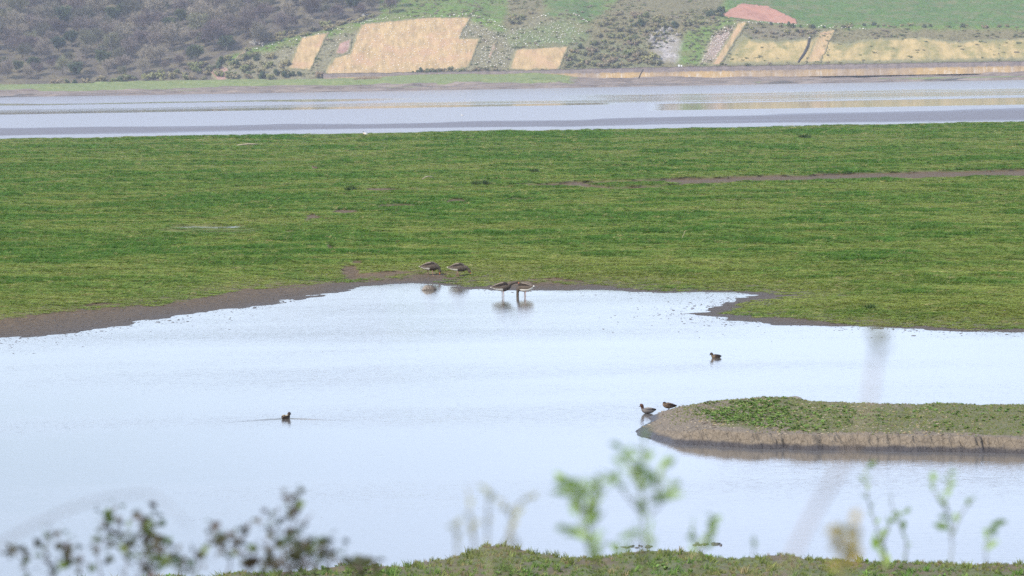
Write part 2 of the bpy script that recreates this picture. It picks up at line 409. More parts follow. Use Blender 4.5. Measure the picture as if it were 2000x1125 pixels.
# ------------------------------------------------------------------ far shore, wall and hillside
FOOT = 1570.0
def px_of_x(x, d=1580.0): return 1000 + x / d * FPX
CREST = [(-900, 165), (0, 168), (282, 152), (380, 132), (430, 117), (480, 101), (560, 78), (640, 61), (700, 46), (760, 33), (830, 28), (920, 30), (965, 42), (1000, 44), (1040, 36),
         (1075, 30), (1130, 30), (1160, 40), (1250, 40), (1330, 38), (1400, 38), (1460, 41), (1520, 49), (1600, 56), (1718, 55), (1900, 58), (2600, 60)]
_cx, _cy = np.array(CREST, float).T
def crest_h(x):
    p = px_of_x(x, 1605.0); e = (122 - (p - 1000) * math.tan(ROLL)) - np.interp(p, _cx, _cy)
    return np.maximum(CAM[2] + e / FPX * 1610.0, 2.6)
TF = math.tan(math.radians(33))
def hill_z(x, y):
    x = np.asarray(x, float); y = np.asarray(y, float)
    s = y - FOOT
    p = px_of_x(x)
    z0 = 2.6 + 1.9 * sstep(560, 900, p)
    zc = crest_h(x); sc = np.maximum(zc - z0, 0) / TF
    up = np.tan(np.radians(16 - 5 * sstep(500, 1000, p)))
    far_ = np.clip(s - sc, 0, None)
    z = z0 + np.minimum(s, 0) * 1.6 + np.minimum(np.maximum(s, 0) * TF, sc * TF) + np.minimum(far_, 190) * up + np.clip(far_ - 190, 0, None) * 0.02
    n = (fbm(x / 16, y / 16, 4, 101) - .5) * 2.2 * sstep(0, 14, s) + (fbm(x / 3.0, y / 3.0, 3, 111) - .5) * 0.8 * sstep(0, 6, s)
    return z + n
def hill_pt(px, py):
    r = ray(px, py); d = np.arange(FOOT - 2, 2100, 0.5)
    P = CAM + r[None, :] * (d / r[1])[:, None]
    hit = np.nonzero(hill_z(P[:, 0], P[:, 1]) >= P[:, 2])[0]
    return P[hit[0]] if len(hit) else None

xv = np.concatenate([np.arange(-520, -235, 5.0), np.arange(-235, 235, 0.6), np.arange(235, 521, 5.0)])
sv = np.concatenate([np.arange(-9, -2, 1.0), np.arange(-2, 62, 0.55), np.arange(62, 150, 2.2), np.arange(150, 600, 15)])
Xh = np.repeat(xv[None, :], len(sv), 0); Yh = np.repeat((FOOT + sv)[:, None], len(xv), 1)
Zh = hill_z(Xh.ravel(), Yh.ravel()); hco = np.stack([Xh.ravel(), Yh.ravel(), Zh], 1)
hpx, hpy = proj(hco)
hj = (fbm(hco[:, 0] / 3.5, hco[:, 1] / 3.5, 3, 121) - .5)
hpxj = hpx + hj * 16; hpyj = hpy + (fbm(hco[:, 0] / 2.5 + 40, hco[:, 1] / 2.5, 3, 131) - .5) * 8
GREEN = (0.095, 0.15, 0.03); NET = (0.155, 0.145, 0.09); BROWN = (0.13, 0.118, 0.062); WOOD = (0.085, 0.074, 0.06); OLIVE = (0.12, 0.125, 0.065)
TAN = (0.40, 0.30, 0.165); FIELD = (0.07, 0.125, 0.03); STONY = (0.27, 0.25, 0.235); PINKB = (0.25, 0.195, 0.16)
hc = np.zeros((len(hco), 3)); hc[:] = WOOD
def zone(poly, c):
    hc[inpoly(hpxj, hpyj, poly)] = c
above = hpyj < np.interp(hpxj, _cx, _cy)
hc[(~above) & (hpxj > 420) & (hpxj < 1130)] = NET
hc[(~above) & (hpxj >= 1130)] = BROWN
hc[above & (hpxj > 745)] = GREEN
zone([(970, 60), (985, 35), (1010, -60), (1075, -60), (1060, 32), (1010, 50)], BROWN)
zone([(1060, 33), (1075, 0), (1180, 0), (1180, 26), (1150, 45), (1130, 36)], FIELD)
zone([(1150, 46), (1190, 20), (1260, -80), (1420, -80), (1410, 30), (1330, 40), (1240, 60), (1160, 75)], BROWN)
zone([(1420, -80), (2700, -80), (2700, 54), (1718, 50), (1600, 52), (1530, 46), (1420, 36)], FIELD)
zone([(420, 122), (560, 74), (640, 57), (700, 42), (760, 29), (830, 22), (960, 30), (990, 62), (965, 60), (920, 38), (840, 38), (760, 45), (705, 56), (660, 68), (590, 84), (480, 112)], GREEN)
zone([(985, 70), (1075, 40), (1140, 40), (1160, 50), (1140, 84), (1050, 96), (1000, 92)], (0.115, 0.14, 0.06))
zone([(1120, 90), (1260, 82), (1290, 132), (1100, 136)], OLIVE)
zone([(1265, 70), (1300, 55), (1340, 90), (1320, 122), (1280, 118)], STONY)
zone([(1340, 60), (1420, 40), (1440, 46), (1380, 126), (1320, 126)], GREEN)
zone([(1395, 60), (1437, 46), (1400, 118), (1365, 126)], PINKB)
zone([(1405, 128), (1450, 66), (1640, 82), (2300, 80), (2300, 124)], OLIVE)
zone([(1445, 50), (1530, 56), (1610, 62), (1580, 76), (1470, 76)], (0.14, 0.125, 0.085))
hb = hc.reshape(len(sv), len(xv), 3)
for _ in range(3):
    hb[1:-1] = (hb[:-2] + hb[1:-1] + hb[2:]) / 3; hb[:, 1:-1] = (hb[:, :-2] + hb[:, 1:-1] + hb[:, 2:]) / 3
hc = hb.reshape(-1, 3)
t = NT("hillside_cover")
hcn = t.attr("cover").outputs['Color']; n = t.noise(0.9, 5, 0.65); n2 = t.noise(0.16, 4, 0.6)
c = t.mix(0.85, hcn, t.ramp(n, [(0.3, 0.4), (0.7, 1.5)]), 'MULTIPLY')
c = t.mix(t.ramp(n2, [(0.45, 0.0), (0.65, 0.6)]), c, (0.15, 0.13, 0.07))
t.color(c); t.rough(0.95); t.b.inputs['Specular IOR Level'].default_value = 0.1; t.bump(n, 0.5)
M_HILL = t.m
HF = grid_faces(len(sv), len(xv))
hill = link("hillside", np_mesh("hillside", hco, HF, [M_HILL], dict(cover=hc)))
tag(hill, kind='structure')

def slope_mat(name, a, b, d, sc=0.5, rimc=(0.15, 0.145, 0.08)):
    t = NT(name)
    n = t.noise(1.0, 5, 0.7, None, (sc, sc * 0.3, sc * 0.35), .5); n2 = t.noise(0.12, 5, 0.65); n3 = t.noise(3.0, 2, 0.6)
    c = t.mix(t.ramp(n, [(0.32, 0.0), (0.66, 1.0)]), b, a)
    c = t.mix(t.ramp(n2, [(0.46, 0.0), (0.64, 0.75)]), c, d)
    c = t.mix(0.45, c, t.ramp(n3, [(0.3, 0.6), (0.7, 1.3)]), 'MULTIPLY')
    ed = t.attr('edge').outputs['Fac']
    c = t.mix(t.ramp(t.math('ADD', ed, t.math('MULTIPLY', t.math('SUBTRACT', n, .5), 1.6)), [(0.25, 0.9), (0.75, 0.0)]), c, rimc)
    t.color(c); t.rough(0.95); t.b.inputs['Specular IOR Level'].default_value = 0.1; t.bump(n, 0.35)
    return t.m
M_MAT = slope_mat("coir_matting", (0.39, 0.28, 0.145), (0.225, 0.165, 0.09), (0.33, 0.21, 0.13), .5)
M_DRY = slope_mat("dry_grass_slope", (0.38, 0.285, 0.135), (0.23, 0.185, 0.085), (0.12, 0.13, 0.05), 0.35)
M_ROCK = slope_mat("red_rock", (0.30, 0.185, 0.15), (0.20, 0.12, 0.10), (0.34, 0.25, 0.21))
M_PLOUGH = slope_mat("ploughed_red_soil", (0.33, 0.165, 0.115), (0.28, 0.14, 0.10), (0.32, 0.18, 0.13))
quad_c = hco[HF].mean(1); qpx, qpy = proj(quad_c)
qj = (fbm(quad_c[:, 0] / 2.5, quad_c[:, 1] / 2.5, 3, 141) - .5); qpxj = qpx + qj * 6; qpyj = qpy + (fbm(quad_c[:, 0] / 2, quad_c[:, 1] / 2 + 9, 3, 151) - .5) * 4
def lay(name, polys, mat, lift, label=None, holes=(), fade=7.0):
    lift *= .5
    sel = np.zeros(len(HF), bool)
    for p in polys: sel |= inpoly(qpxj, qpyj, p)
    for p in holes: sel &= ~inpoly(qpxj, qpyj, p)
    f = HF[sel]
    if not len(f): return
    u, inv = np.unique(f, return_inverse=True)
    top = hco[u] + np.array([0, -lift * 0.5, lift])
    inv = inv.reshape(f.shape)
    e = np.concatenate([inv[:, [0, 1]], inv[:, [1, 2]], inv[:, [2, 3]], inv[:, [3, 0]]])      # rim down to the slope
    key = np.sort(e, 1); _, ix, cn = np.unique(key, axis=0, return_index=True, return_counts=True)
    rim = e[ix[cn == 1]]
    pu, pv = proj(hco[u]); eg_ = np.full(len(u), 1e9)
    for p in polys: eg_ = np.minimum(eg_, dist_line(pu, pv * 1.6, [(a, b * 1.6) for a, b in list(p) + [p[0]]]))
    eg_ = np.clip(eg_ / fade, 0, 1); eg_ = np.concatenate([eg_, eg_])
    low = hco[u] - np.array([0, 0, 0.05]); nn = len(u)
    rf = np.stack([rim[:, 1], rim[:, 0], rim[:, 0] + nn, rim[:, 1] + nn], 1)
    o = link(name, np_mesh(name, np.concatenate([top, low]), np.concatenate([inv, rf]), [mat], dict(edge=eg_)), hill)
    if label: o['label'] = label
    return o
lay("matting_sheet", [[(588, 74), (643, 62), (612, 127), (607, 138), (560, 135)]], M_MAT, 0.25, "narrow strip of straw matting between grey netting")
lay("matting_sheet", [[(705, 47), (762, 41), (840, 34), (922, 34), (908, 55), (900, 75), (940, 74), (917, 132), (880, 140), (762, 146), (640, 147), (633, 142), (650, 114), (682, 104), (694, 74)]], M_MAT, 0.25, "largest straw matting sheet on the cliff")
lay("matting_sheet", [[(1008, 96), (1112, 90), (1092, 137), (992, 137)]], M_MAT, 0.25, "small square straw matting sheet")
lay("matting_sheet", [[(1441, 44), (1461, 42), (1408, 127), (1387, 129)]], M_MAT, 0.3, "thin straw strip running down to the wall")
lay("matting_sheet", [[(1600, 62), (1633, 57), (1604, 122), (1572, 124)]], M_MAT, 0.4, "pale straw strip just right of the dark drain pipe")
lay("dry_grass", [[(1449, 68), (1472, 77), (1520, 80), (1584, 75), (1622, 56), (1634, 58), (1622, 80), (1660, 84), (1690, 76), (1718, 74), (1800, 72), (1860, 80), (2000, 74), (2300, 80), (2300, 112), (1718, 122), (1572, 124), (1427, 128), (1410, 126), (1440, 80)]], M_DRY, 0.2, fade=15.0)
lay("bare_rock", [[(655, 104), (662, 84), (689, 74), (684, 102), (669, 108)], [(404, 137), (432, 128), (448, 132), (446, 146), (443, 161), (424, 159)], [(470, 102), (480, 100), (476, 112), (458, 122)]], M_ROCK, 0.3)
lay("bare_rock", [[(963, 84), (972, 78), (966, 100), (957, 116), (952, 112)], [(1296, 60), (1305, 62), (1302, 75), (1292, 80)]], M_ROCK, 0.2)
lay("ploughed_field", [[(1410, 31), (1424, 20), (1450, 6), (1500, 12), (1526, 24), (1556, 38), (1555, 47), (1522, 46), (1440, 36)]], M_PLOUGH, 0.2, fade=2.0)

# pale bolt heads and stones that pin the nets
def blob_mesh(name, mats, sx=1, sy=1, sz=1, jit=0.25, sub=1, seed=0, smooth=True):
    import bmesh
    r_ = random.Random(seed)
    bm = bmesh.new(); bmesh.ops.create_icosphere(bm, subdivisions=sub, radius=1)
    for v in bm.verts:
        k = 1 + (r_.random() - .5) * 2 * jit
        v.co = Vector((v.co.x * sx, v.co.y * sy, v.co.z * sz)) * k
    me = bpy.data.meshes.new(name); bm.to_mesh(me); bm.free()
    for mt in mats: me.materials.append(mt)
    if smooth: me.polygons.foreach_set("use_smooth", np.ones(len(me.polygons), bool))
    return me
M_PALE = simple("pale_plate", (0.74, 0.70, 0.63), (0.6, 0.56, 0.5), 3, 0.8, 0.3)
v, f = [], []
def add_chip(c, r):
    b = len(v); r_ = r * random.uniform(.7, 1.2)
    for q in ((1, 0, 0), (-1, 0, 0), (0, 1, 0), (0, -1, 0), (0, 0, 1), (0, 0, -1)):
        v.append((c[0] + q[0] * r_ * random.uniform(.8, 1.3), c[1] + q[1] * r_, c[2] + q[2] * r_ * .8))
    for a_, b_, c_ in ((0, 2, 4), (2, 1, 4), (1, 3, 4), (3, 0, 4), (2, 0, 5), (1, 2, 5), (3, 1, 5), (0, 3, 5)): f.append((b + a_, b + b_, b + c_))
NETS = [([(905, 70), (925, 40), (965, 48), (985, 62), (1075, 42), (1130, 42), (1140, 60), (1120, 86), (1005, 94), (985, 134), (925, 134), (942, 76)], 7, 4.5, .26),
        ([(1395, 60), (1437, 46), (1400, 118), (1365, 126)], 5, 5, .28), ([(500, 100), (586, 80), (560, 130), (500, 140)], 10, 6, .2),
        ([(560, 84), (645, 64), (640, 110), (612, 138), (700, 48)], 9, 6, .26), ([(705, 50), (920, 36), (905, 80), (930, 80), (900, 136), (640, 142), (694, 76)], 8, 5, .24)]
for poly, gx, gy, rr in NETS:
    p = np.array(poly); y0 = p[:, 1].min()
    while y0 < p[:, 1].max():
        x0 = p[:, 0].min() - (y0 % 7)
        while x0 < p[:, 0].max():
            q = (x0 + random.uniform(-3, 3), y0 + random.uniform(-2, 2))
            if inpoly(np.array([q[0]]), np.array([q[1]]), poly)[0] and random.random() < .72:
                P = hill_pt(np.float64(q[0]), np.float64(q[1]))
                if P is not None: add_chip(P + np.array([0, -.3, .25]), rr * .9)
            x0 += gx
        y0 += gy
for (x0, y0, x1, y1, n_) in [(920, 30, 965, 42, 12), (965, 42, 992, 62, 9), (1040, 38, 1075, 28, 8), (1120, 26, 1150, 46, 12), (1380, 40, 1500, 46, 14), (1470, 44, 1700, 58, 34), (700, 46, 760, 34, 14), (480, 100, 700, 48, 26), (760, 36, 920, 30, 18)]:
    for i in range(n_):
        u = (i + random.uniform(-.4, .4)) / n_
        P = hill_pt(np.float64(x0 + (x1 - x0) * u), np.float64(y0 + (y1 - y0) * u + random.uniform(-1.5, 2.5)))
        if P is not None: add_chip(P + np.array([0, -.3, .3]), random.uniform(.16, .34))
o = link("anchor_bolts", py_mesh("anchor_bolts", v, f, [M_PALE], smooth=False), hill); tag(o, kind='stuff')

# far shore: mud rising to a strip of salt marsh and a bench
xv2 = np.concatenate([np.arange(-520, -235, 6.0), np.arange(-235, 235, 0.8), np.arange(235, 521, 6.0)]); sv2 = np.arange(1436, FOOT + 3, 0.9)
Xf = np.repeat(xv2[None, :], len(sv2), 0).ravel(); Yf = np.repeat(sv2[:, None], len(xv2), 1).ravel()
pf = px_of_x(Xf, 1540.0)
wf = Yf + (fbm(Xf / 22, Yf / 22, 4, 201) - .5) * 26
right = sstep(1050, 1200, pf)
ztop = 2.7 - 1.2 * right
wf = wf - 30 * sstep(900, 1700, pf)
stp = sstep(.46, .54, fbm(Xf / 30, wf / 14, 4, 215))
bank_a = sstep(1450, 1466, wf) * (.55 + .7 * stp) + .2 * sstep(1470, 1500, wf) + sstep(1498, 1560, wf) * (ztop + .95)
zf = -2.35 + bank_a + (fbm(Xf / 5, Yf / 9, 4, 205) - .5) * 0.6 * sstep(1455, 1468, wf)
zf = zf + sstep(1562, 1569, Yf) * (2.6 + 1.9 * sstep(560, 900, pf) - 0.4 - zf) * (1 - right)
green = sstep(1519, 1525, wf + (fbm(Xf / 6, Yf / 6, 3, 217) - .5) * 14) * (1 - right)
green = np.maximum(green, (sstep(1512, 1516, Yf + (fbm(Xf / 12, Yf / 12, 3, 207) - .5) * 20) * sstep(1660, 1700, pf)) * (1 - sstep(1532, 1540, Yf)))
green = np.maximum(green, (fbm(Xf / 10, Yf / 6, 4, 209) > 0.62) * sstep(1488, 1496, Yf) * (1 - sstep(1505, 1520, Yf)) * .5)
dark = sstep(.50, .60, fbm(Xf / 16, wf / 7, 4, 221)) * sstep(1456, 1462, wf) * (1 - sstep(1478, 1492, wf)) * sstep(.42, .6, fbm(Xf / 60, Xf * 0, 2, 223))
fco = np.stack([Xf, Yf, zf], 1)
t = NT("far_shore")
g = t.attr("green").outputs['Fac']; n = t.noise(0.5, 5, 0.65); n2 = t.noise(1.0, 4, 0.6, None, (0.08, 0.25, 0.3))
mudc = t.mix(t.ramp(n2, [(0.35, 0.0), (0.62, 1.0)]), (0.09, 0.072, 0.062), (0.20, 0.16, 0.13))
grs = t.mix(t.ramp(n, [(0.3, 0.0), (0.7, 1.0)]), (0.085, 0.125, 0.035), (0.175, 0.19, 0.075))
c = t.mix(t.ramp(t.math('ADD', g, t.math('MULTIPLY', t.math('SUBTRACT', n, .5), .6)), [(0.4, 0.0), (0.6, 1.0)]), mudc, grs)
c = t.mix(t.attr('dark').outputs['Fac'], c, (0.045, 0.045, 0.042))
t.color(c); t.rough(0.9); t.b.inputs['Specular IOR Level'].default_value = 0.2; t.bump(n, 0.4)
tag(link("shore", np_mesh("shore", fco, grid_faces(len(sv2), len(xv2)), [t.m], dict(green=green, dark=dark))), kind='structure')

# stone sea wall
t = NT("sea_wall_stone")
ps = t.new("ShaderNodeNewGeometry").outputs['Position']; sxyz = t.new("ShaderNodeSeparateXYZ"); t.l.new(ps, sxyz.inputs[0])
n = t.noise(1.0, 4, 0.6, ps, (0.35, 0.35, 0.9)); n2 = t.noise(1.0, 4, 0.65, ps, (0.9, 0.3, 0.25)); n3 = t.noise(0.05, 3, 0.5, ps)
st = t.mix(t.ramp(n, [(0.3, 0.0), (0.7, 1.0)]), (0.13, 0.105, 0.098), (0.21, 0.17, 0.15))
algae = t.mix(t.ramp(n2, [(0.5, 0.0), (0.68, 1.0)]), (0.34, 0.23, 0.10), (0.44, 0.37, 0.28))
zz = t.math('ADD', sxyz.outputs[2], t.math('MULTIPLY', t.math('SUBTRACT', n2, .5), 1.2))
c = t.mix(t.ramp(t.math('MULTIPLY', zz, 0.2), [(0.52, 1.0), (0.60, 0.0)]), st, t.mix(t.ramp(n3, [(0.35, 0.3), (0.55, 1.0)]), st, algae))
t.color(c); t.rough(0.9); t.bump(n, 0.25)
x0w = (640 - 1000) / FPX * FOOT; x1w = 300.0; nw = 520
xw = np.linspace(x0w, x1w, nw); wv_, wf_ = [], []
for x in xw:
    p_ = px_of_x(x, 1566.0); zt = 4.35 + 0.35 * sstep(1000, 1300, p_) + (float(fbm(np.array([x / 1.6]), np.array([0.0]), 3, 301)[0]) - .5) * 0.5
    j = (float(fbm(np.array([x / 2.2]), np.array([5.0]), 3, 303)[0]) - .5) * 0.5
    for (dy, zz_) in ((-1.6 + j, 0.2), (-0.9 + j, 2.2), (-0.5 + j, zt - .25), (-0.6 + j, zt), (1.4, zt), (1.4, 0.2)): wv_.append((x, FOOT - 4 + dy, zz_))
for i in range(nw - 1):
    for j in range(5): a_ = i * 6 + j; wf_.append((a_, a_ + 6, a_ + 7, a_ + 1))
wf_ += [(5, 4, 3, 2, 1, 0), tuple((nw - 1) * 6 + q for q in range(6))]
wall = tag(link("sea_wall", py_mesh("sea_wall", wv_, wf_, [t.m], smooth=False)), "long low stone sea wall with a yellow stained foot under the cliff", "wall")

# ------------------------------------------------------------------ trees and shrubs
def tube(path, radii, n=6, v=None, f=None, cap=True):
    v = [] if v is None else v; f = [] if f is None else f
    P = [Vector(p) for p in path]; b = len(v)
    for i, p in enumerate(P):
        tg = (P[min(i + 1, len(P) - 1)] - P[max(i - 1, 0)]).normalized()
        a = tg.orthogonal().normalized() if i == 0 else (pa - tg * pa.dot(tg)).normalized()
        pa = a; c = tg.cross(a)
        for k in range(n):
            q = 2 * math.pi * k / n
            v.append(p + (a * math.cos(q) + c * math.sin(q)) * radii[i])
    for i in range(len(P) - 1):
        for k in range(n):
            f.append((b + i * n + k, b + i * n + (k + 1) % n, b + (i + 1) * n + (k + 1) % n, b + (i + 1) * n + k))
    if cap: f.append(tuple(b + k for k in reversed(range(n)))); f.append(tuple(b + (len(P) - 1) * n + k for k in range(n)))
    return v, f
def hue_mat(name, stops, nscale=1.2):
    t = NT(name)
    oi = t.new("ShaderNodeObjectInfo"); c = t.ramp(oi.outputs['Random'], stops)
    n = t.noise(nscale, 3, 0.6, t.new("ShaderNodeTexCoord").outputs['Object'])
    c = t.mix(0.7, c, t.ramp(n, [(0.3, 0.55), (0.7, 1.4)]), 'MULTIPLY')
    t.color(c); t.rough(0.9); t.b.inputs['Specular IOR Level'].default_value = 0.1
    return t.m
M_TWIG = hue_mat("bare_twigs", [(0.0, (0.075, 0.058, 0.05)), (0.2, (0.20, 0.165, 0.135)), (0.4, (0.12, 0.09, 0.088)), (0.6, (0.26, 0.225, 0.165)), (0.8, (0.085, 0.085, 0.06)), (1.0, (0.19, 0.19, 0.10))], .5)
M_BARK = simple("grey_bark", (0.20, 0.18, 0.155), (0.11, 0.095, 0.085), 2.0, 0.95, 0.1)
M_EVER = hue_mat("dark_evergreen", [(0.0, (0.055, 0.08, 0.04)), (0.5, (0.07, 0.095, 0.045)), (1.0, (0.08, 0.10, 0.04))])
M_SHRUB = hue_mat("shrub_leaf", [(0.0, (0.13, 0.15, 0.06)), (0.3, (0.25, 0.21, 0.12)), (0.55, (0.20, 0.225, 0.08)), (0.8, (0.25, 0.19, 0.13)), (1.0, (0.27, 0.265, 0.10))])
M_BLOSSOM = hue_mat("blossom", [(0.0, (0.42, 0.40, 0.36)), (1.0, (0.36, 0.33, 0.30))])
def tree_parts(seed, hgt, rad, nt, ever=False):
    r_ = random.Random(seed); v, f = [], []
    th = hgt * 0.35
    top = Vector((r_.uniform(-.3, .3), r_.uniform(-.3, .3), hgt * .8))
    tube([(0, 0, -1.2), (0.05, 0, th * .5), (top.x * .4, top.y * .4, th), tuple(top)], [.28, .23, .18, .04], 6, v, f)
    tips = []
    for i in range(9):
        a = i * 2.4 + r_.uniform(-.4, .4); z0 = th * .7 + (hgt * .42) * i / 9
        L = rad * r_.uniform(.7, 1.0) * (1 - .35 * i / 9)
        e = Vector((math.cos(a) * L, math.sin(a) * L, z0 + L * r_.uniform(.5, .95)))
        mid = Vector((math.cos(a) * L * .5, math.sin(a) * L * .5, z0 + L * .2))
        tube([(top.x * .3, top.y * .3, z0), tuple(mid), tuple(e)], [.11, .075, .02], 5, v, f, False)
        tips += [e, mid.lerp(e, .5), mid]
        for j in range(3):
            d = Vector((r_.gauss(0, 1), r_.gauss(0, 1), r_.uniform(.2, 1.2))).normalized() * rad * .45
            s_ = mid.lerp(e, r_.uniform(.2, .9)); tube([tuple(s_), tuple(s_ + d)], [.05, .012], 4, v, f, False); tips.append(s_ + d)
    tips.append(top)
    trunk = py_mesh("trunk", v, f, [M_BARK])
    n = nt; ti = np.array([tuple(tips[r_.randrange(len(tips))]) for _ in range(n)])
    g = np.random.default_rng(seed)
    base = ti + g.normal(0, .125 * rad, (n, 3))
    cen = np.array([0, 0, hgt * .58]); dirs = base - cen; dirs /= np.linalg.norm(dirs, axis=1, keepdims=True) + 1e-6
    dirs = dirs + g.normal(0, .6, (n, 3)) + np.array([0, 0, .35]); dirs /= np.linalg.norm(dirs, axis=1, keepdims=True)
    L = g.uniform(.5, 1.25, n)[:, None] * (0.45 if ever else 1.0); side = np.cross(dirs, g.normal(0, 1, (n, 3))); side /= np.linalg.norm(side, axis=1, keepdims=True) + 1e-6
    w = g.uniform(.035, .075, n)[:, None] * (4.0 if ever else 1.0)
    co = np.stack([base - side * w, base + side * w, base + dirs * L + side * w * .3], 1).reshape(-1, 3)
    crown = np_mesh("crown", co, np.arange(n * 3).reshape(-1, 3), [M_EVER if ever else M_TWIG], smooth=False)
    return trunk, crown
PROTO = [tree_parts(11, 8.5, 3.4, 2600), tree_parts(12, 10.0, 3.9, 3000), tree_parts(13, 7.5, 3.6, 2400), tree_parts(14, 9.2, 3.0, 2400), tree_parts(15, 8.0, 3.1, 2600, True), tree_parts(16, 10.5, 4.3, 3200)]
TLAB = ["bare grey-brown tree", "tall bare spreading tree", "low rounded leafless tree", "narrow leafless tree", "dark ivy-green tree", "broad-crowned leafless tree"]
ntree = 0
lim_ = lambda p: np.interp(p, _cx, _cy)
yy = FOOT + 3; row = 0; GR = random.Random(3)
spots = []
while yy < FOOT + 165:
    xx = -262 + (row % 2) * 4
    while xx < 20:
        x = xx + GR.uniform(-2.8, 2.8); y = yy + GR.uniform(-3, 3)
        zz_ = float(hill_z(np.array([x]), np.array([y]))[0]); px, py = proj(np.array([x, y, zz_]))
        lim = np.interp(px, _cx, _cy)
        if px < 800 and py < lim - 2 and py > -42 and px > -150: spots.append((x, y, zz_, px, py))
        xx += 8.6
    yy += 8.2 + 0.03 * (yy - FOOT); row += 1
for (x, y, zz_, px, py) in spots:
    k = GR.choices(range(6), [4, 4, 3, 3, 2.0, 3])[0]
    s = GR.uniform(.68, 1.25) * (0.75 if px < 440 and py > 118 else 1)
    if px > 520: s *= .8
    root = empty("woodland_tree", (x, y, zz_), GR.uniform(0, 6.28)); root.scale = (s * GR.uniform(.9, 1.15), s * GR.uniform(.9, 1.15), s)
    vz = "at the wood's foot" if py > lim_(px) - 22 else ("high in the wood" if py < 40 else "half way up the wood")
    hz = "at far left" if px < 282 else ("above the left shore" if px < 400 else ("left of the rock scar" if px < 500 else ("behind the crest" if px < 620 else "by the matting top")))
    tag(root, TLAB[k] + ", " + vz + " " + hz, "tree", "%s, %s %s" % (TLAB[k], vz, hz))
    link("trunk", PROTO[k][0], root); link("crown", PROTO[k][1], root); ntree += 1

def shrub_mesh(seed, n, r, h, mat, fs=.17):
    g = np.random.default_rng(seed)
    cs = g.normal(0, 1, (7, 3)) * np.array([r * .5, r * .5, h * .2]) + np.array([0, 0, h * .45])
    d = g.normal(0, 1, (n, 3)); d /= np.linalg.norm(d, axis=1, keepdims=True)
    base = cs[g.integers(0, 7, n)] + d * g.uniform(.55, 1, n)[:, None] * np.array([r * .5, r * .5, h * .42]); base[:, 2] = np.abs(base[:, 2])
    u = np.cross(d, g.normal(0, 1, (n, 3))); u /= np.linalg.norm(u, axis=1, keepdims=True); w = np.cross(d, u) + d * g.normal(0, .5, (n, 1))
    s = g.uniform(.6, 1.4, n)[:, None] * fs
    co = np.stack([base - u * s, base + u * s, base + w * s * 1.8], 1).reshape(-1, 3)
    return np_mesh("foliage", co, np.arange(n * 3).reshape(-1, 3), [mat], smooth=False)
def stem_mesh(seed, r, h):
    r_ = random.Random(seed); v, f = [], []
    for i in range(6):
        a = i * 1.05; tube([(0, 0, -.5), (math.cos(a) * r * .25, math.sin(a) * r * .25, h * .35), (math.cos(a) * r * .5, math.sin(a) * r * .5, h * .7)], [.06, .04, .015], 4, v, f, False)
    return py_mesh("stem", v, f, [M_BARK])
SHP = [shrub_mesh(21, 900, 1.7, 2.3, M_SHRUB), shrub_mesh(22, 800, 1.3, 1.6, M_SHRUB), shrub_mesh(23, 1000, 2.0, 2.0, M_SHRUB), shrub_mesh(24, 900, 1.5, 2.4, M_EVER), shrub_mesh(25, 900, 1.5, 2.0, M_BLOSSOM)]
STM = [stem_mesh(31, 1.7, 2.3), stem_mesh(32, 1.3, 1.6), stem_mesh(33, 2.0, 2.0), stem_mesh(34, 1.5, 2.4), stem_mesh(35, 1.5, 2.0)]
def shrubs(poly, dx, dy, kinds, wts, label, group, sc=1.0):
    p = np.array(poly, float); y0 = p[:, 1].min(); c = 0
    while y0 <= p[:, 1].max():
        x0 = p[:, 0].min() + GR.uniform(0, dx)
        while x0 < p[:, 0].max():
            q = (x0 + GR.uniform(-dx, dx) * .4, y0 + GR.uniform(-dy, dy) * .4)
            if inpoly(np.array([q[0]]), np.array([q[1]]), poly)[0]:
                P = hill_pt(np.float64(q[0]), np.float64(q[1]))
                if P is not None:
                    k = GR.choices(kinds, wts)[0]; s = sc * GR.uniform(.6, 1.15)
                    P[2] = float(hill_z(np.array([P[0]]), np.array([P[1]]))[0])
                    r = empty("shrub", tuple(P), GR.uniform(0, 6.28)); r.scale = (s * GR.uniform(.9, 1.3), s, s * GR.uniform(.8, 1.1))
                    tq = (q[0] - p[:, 0].min()) / (np.ptp(p[:, 0]) + 1e-6)
                    adj = ("upright ", "little ", "broad ")[k] if k < 3 else ""
                    lab = (adj + label + (", left end" if tq < .25 else (", left of middle" if tq < .5 else (", right of middle" if tq < .75 else ", right end")))) if k < 3 else (("dark evergreen shrub " if k == 3 else "white blossoming shrub ") + group.split(' ', 1)[1])
                    tag(r, lab, "shrub", (lab if k < 3 else group) + ("" if k < 3 else (", evergreen" if k == 3 else ", in blossom")))
                    link("foliage", SHP[k], r); link("stem", STM[k], r); c += 1
            x0 += dx
        y0 += dy
    return c
NS = 0
NS += shrubs([(282, 150), (300, 140), (420, 120), (500, 108), (560, 118), (560, 138), (640, 146), (640, 152), (440, 160), (282, 162)], 22, 9, [0, 1, 2, 3], [3, 3, 3, 1], "scrubby bush at the wooded foot of the slope", "bushes at the wooded foot of the slope")
NS += shrubs([(60, 160), (282, 150), (282, 164), (60, 172)], 30, 9, [0, 1, 2, 3], [3, 3, 3, 1], "low scrubby bush below the wood at the far left", "bushes below the wood at the far left")
NS += shrubs([(1112, 92), (1140, 84), (1260, 78), (1290, 130), (1100, 136)], 18, 8, [0, 1, 2, 3], [3, 3, 3, .6], "olive bush in the thicket above the sea wall", "bushes of the thicket above the sea wall", .9)
NS += shrubs([(1150, 60), (1200, 30), (1330, 28), (1400, 38), (1340, 58), (1280, 74), (1160, 78)], 24, 9, [0, 1, 2, 3], [2, 3, 4, .8], "brown bush on the upper slope right of the netting", "bushes on the upper slope right of the netting", .9)
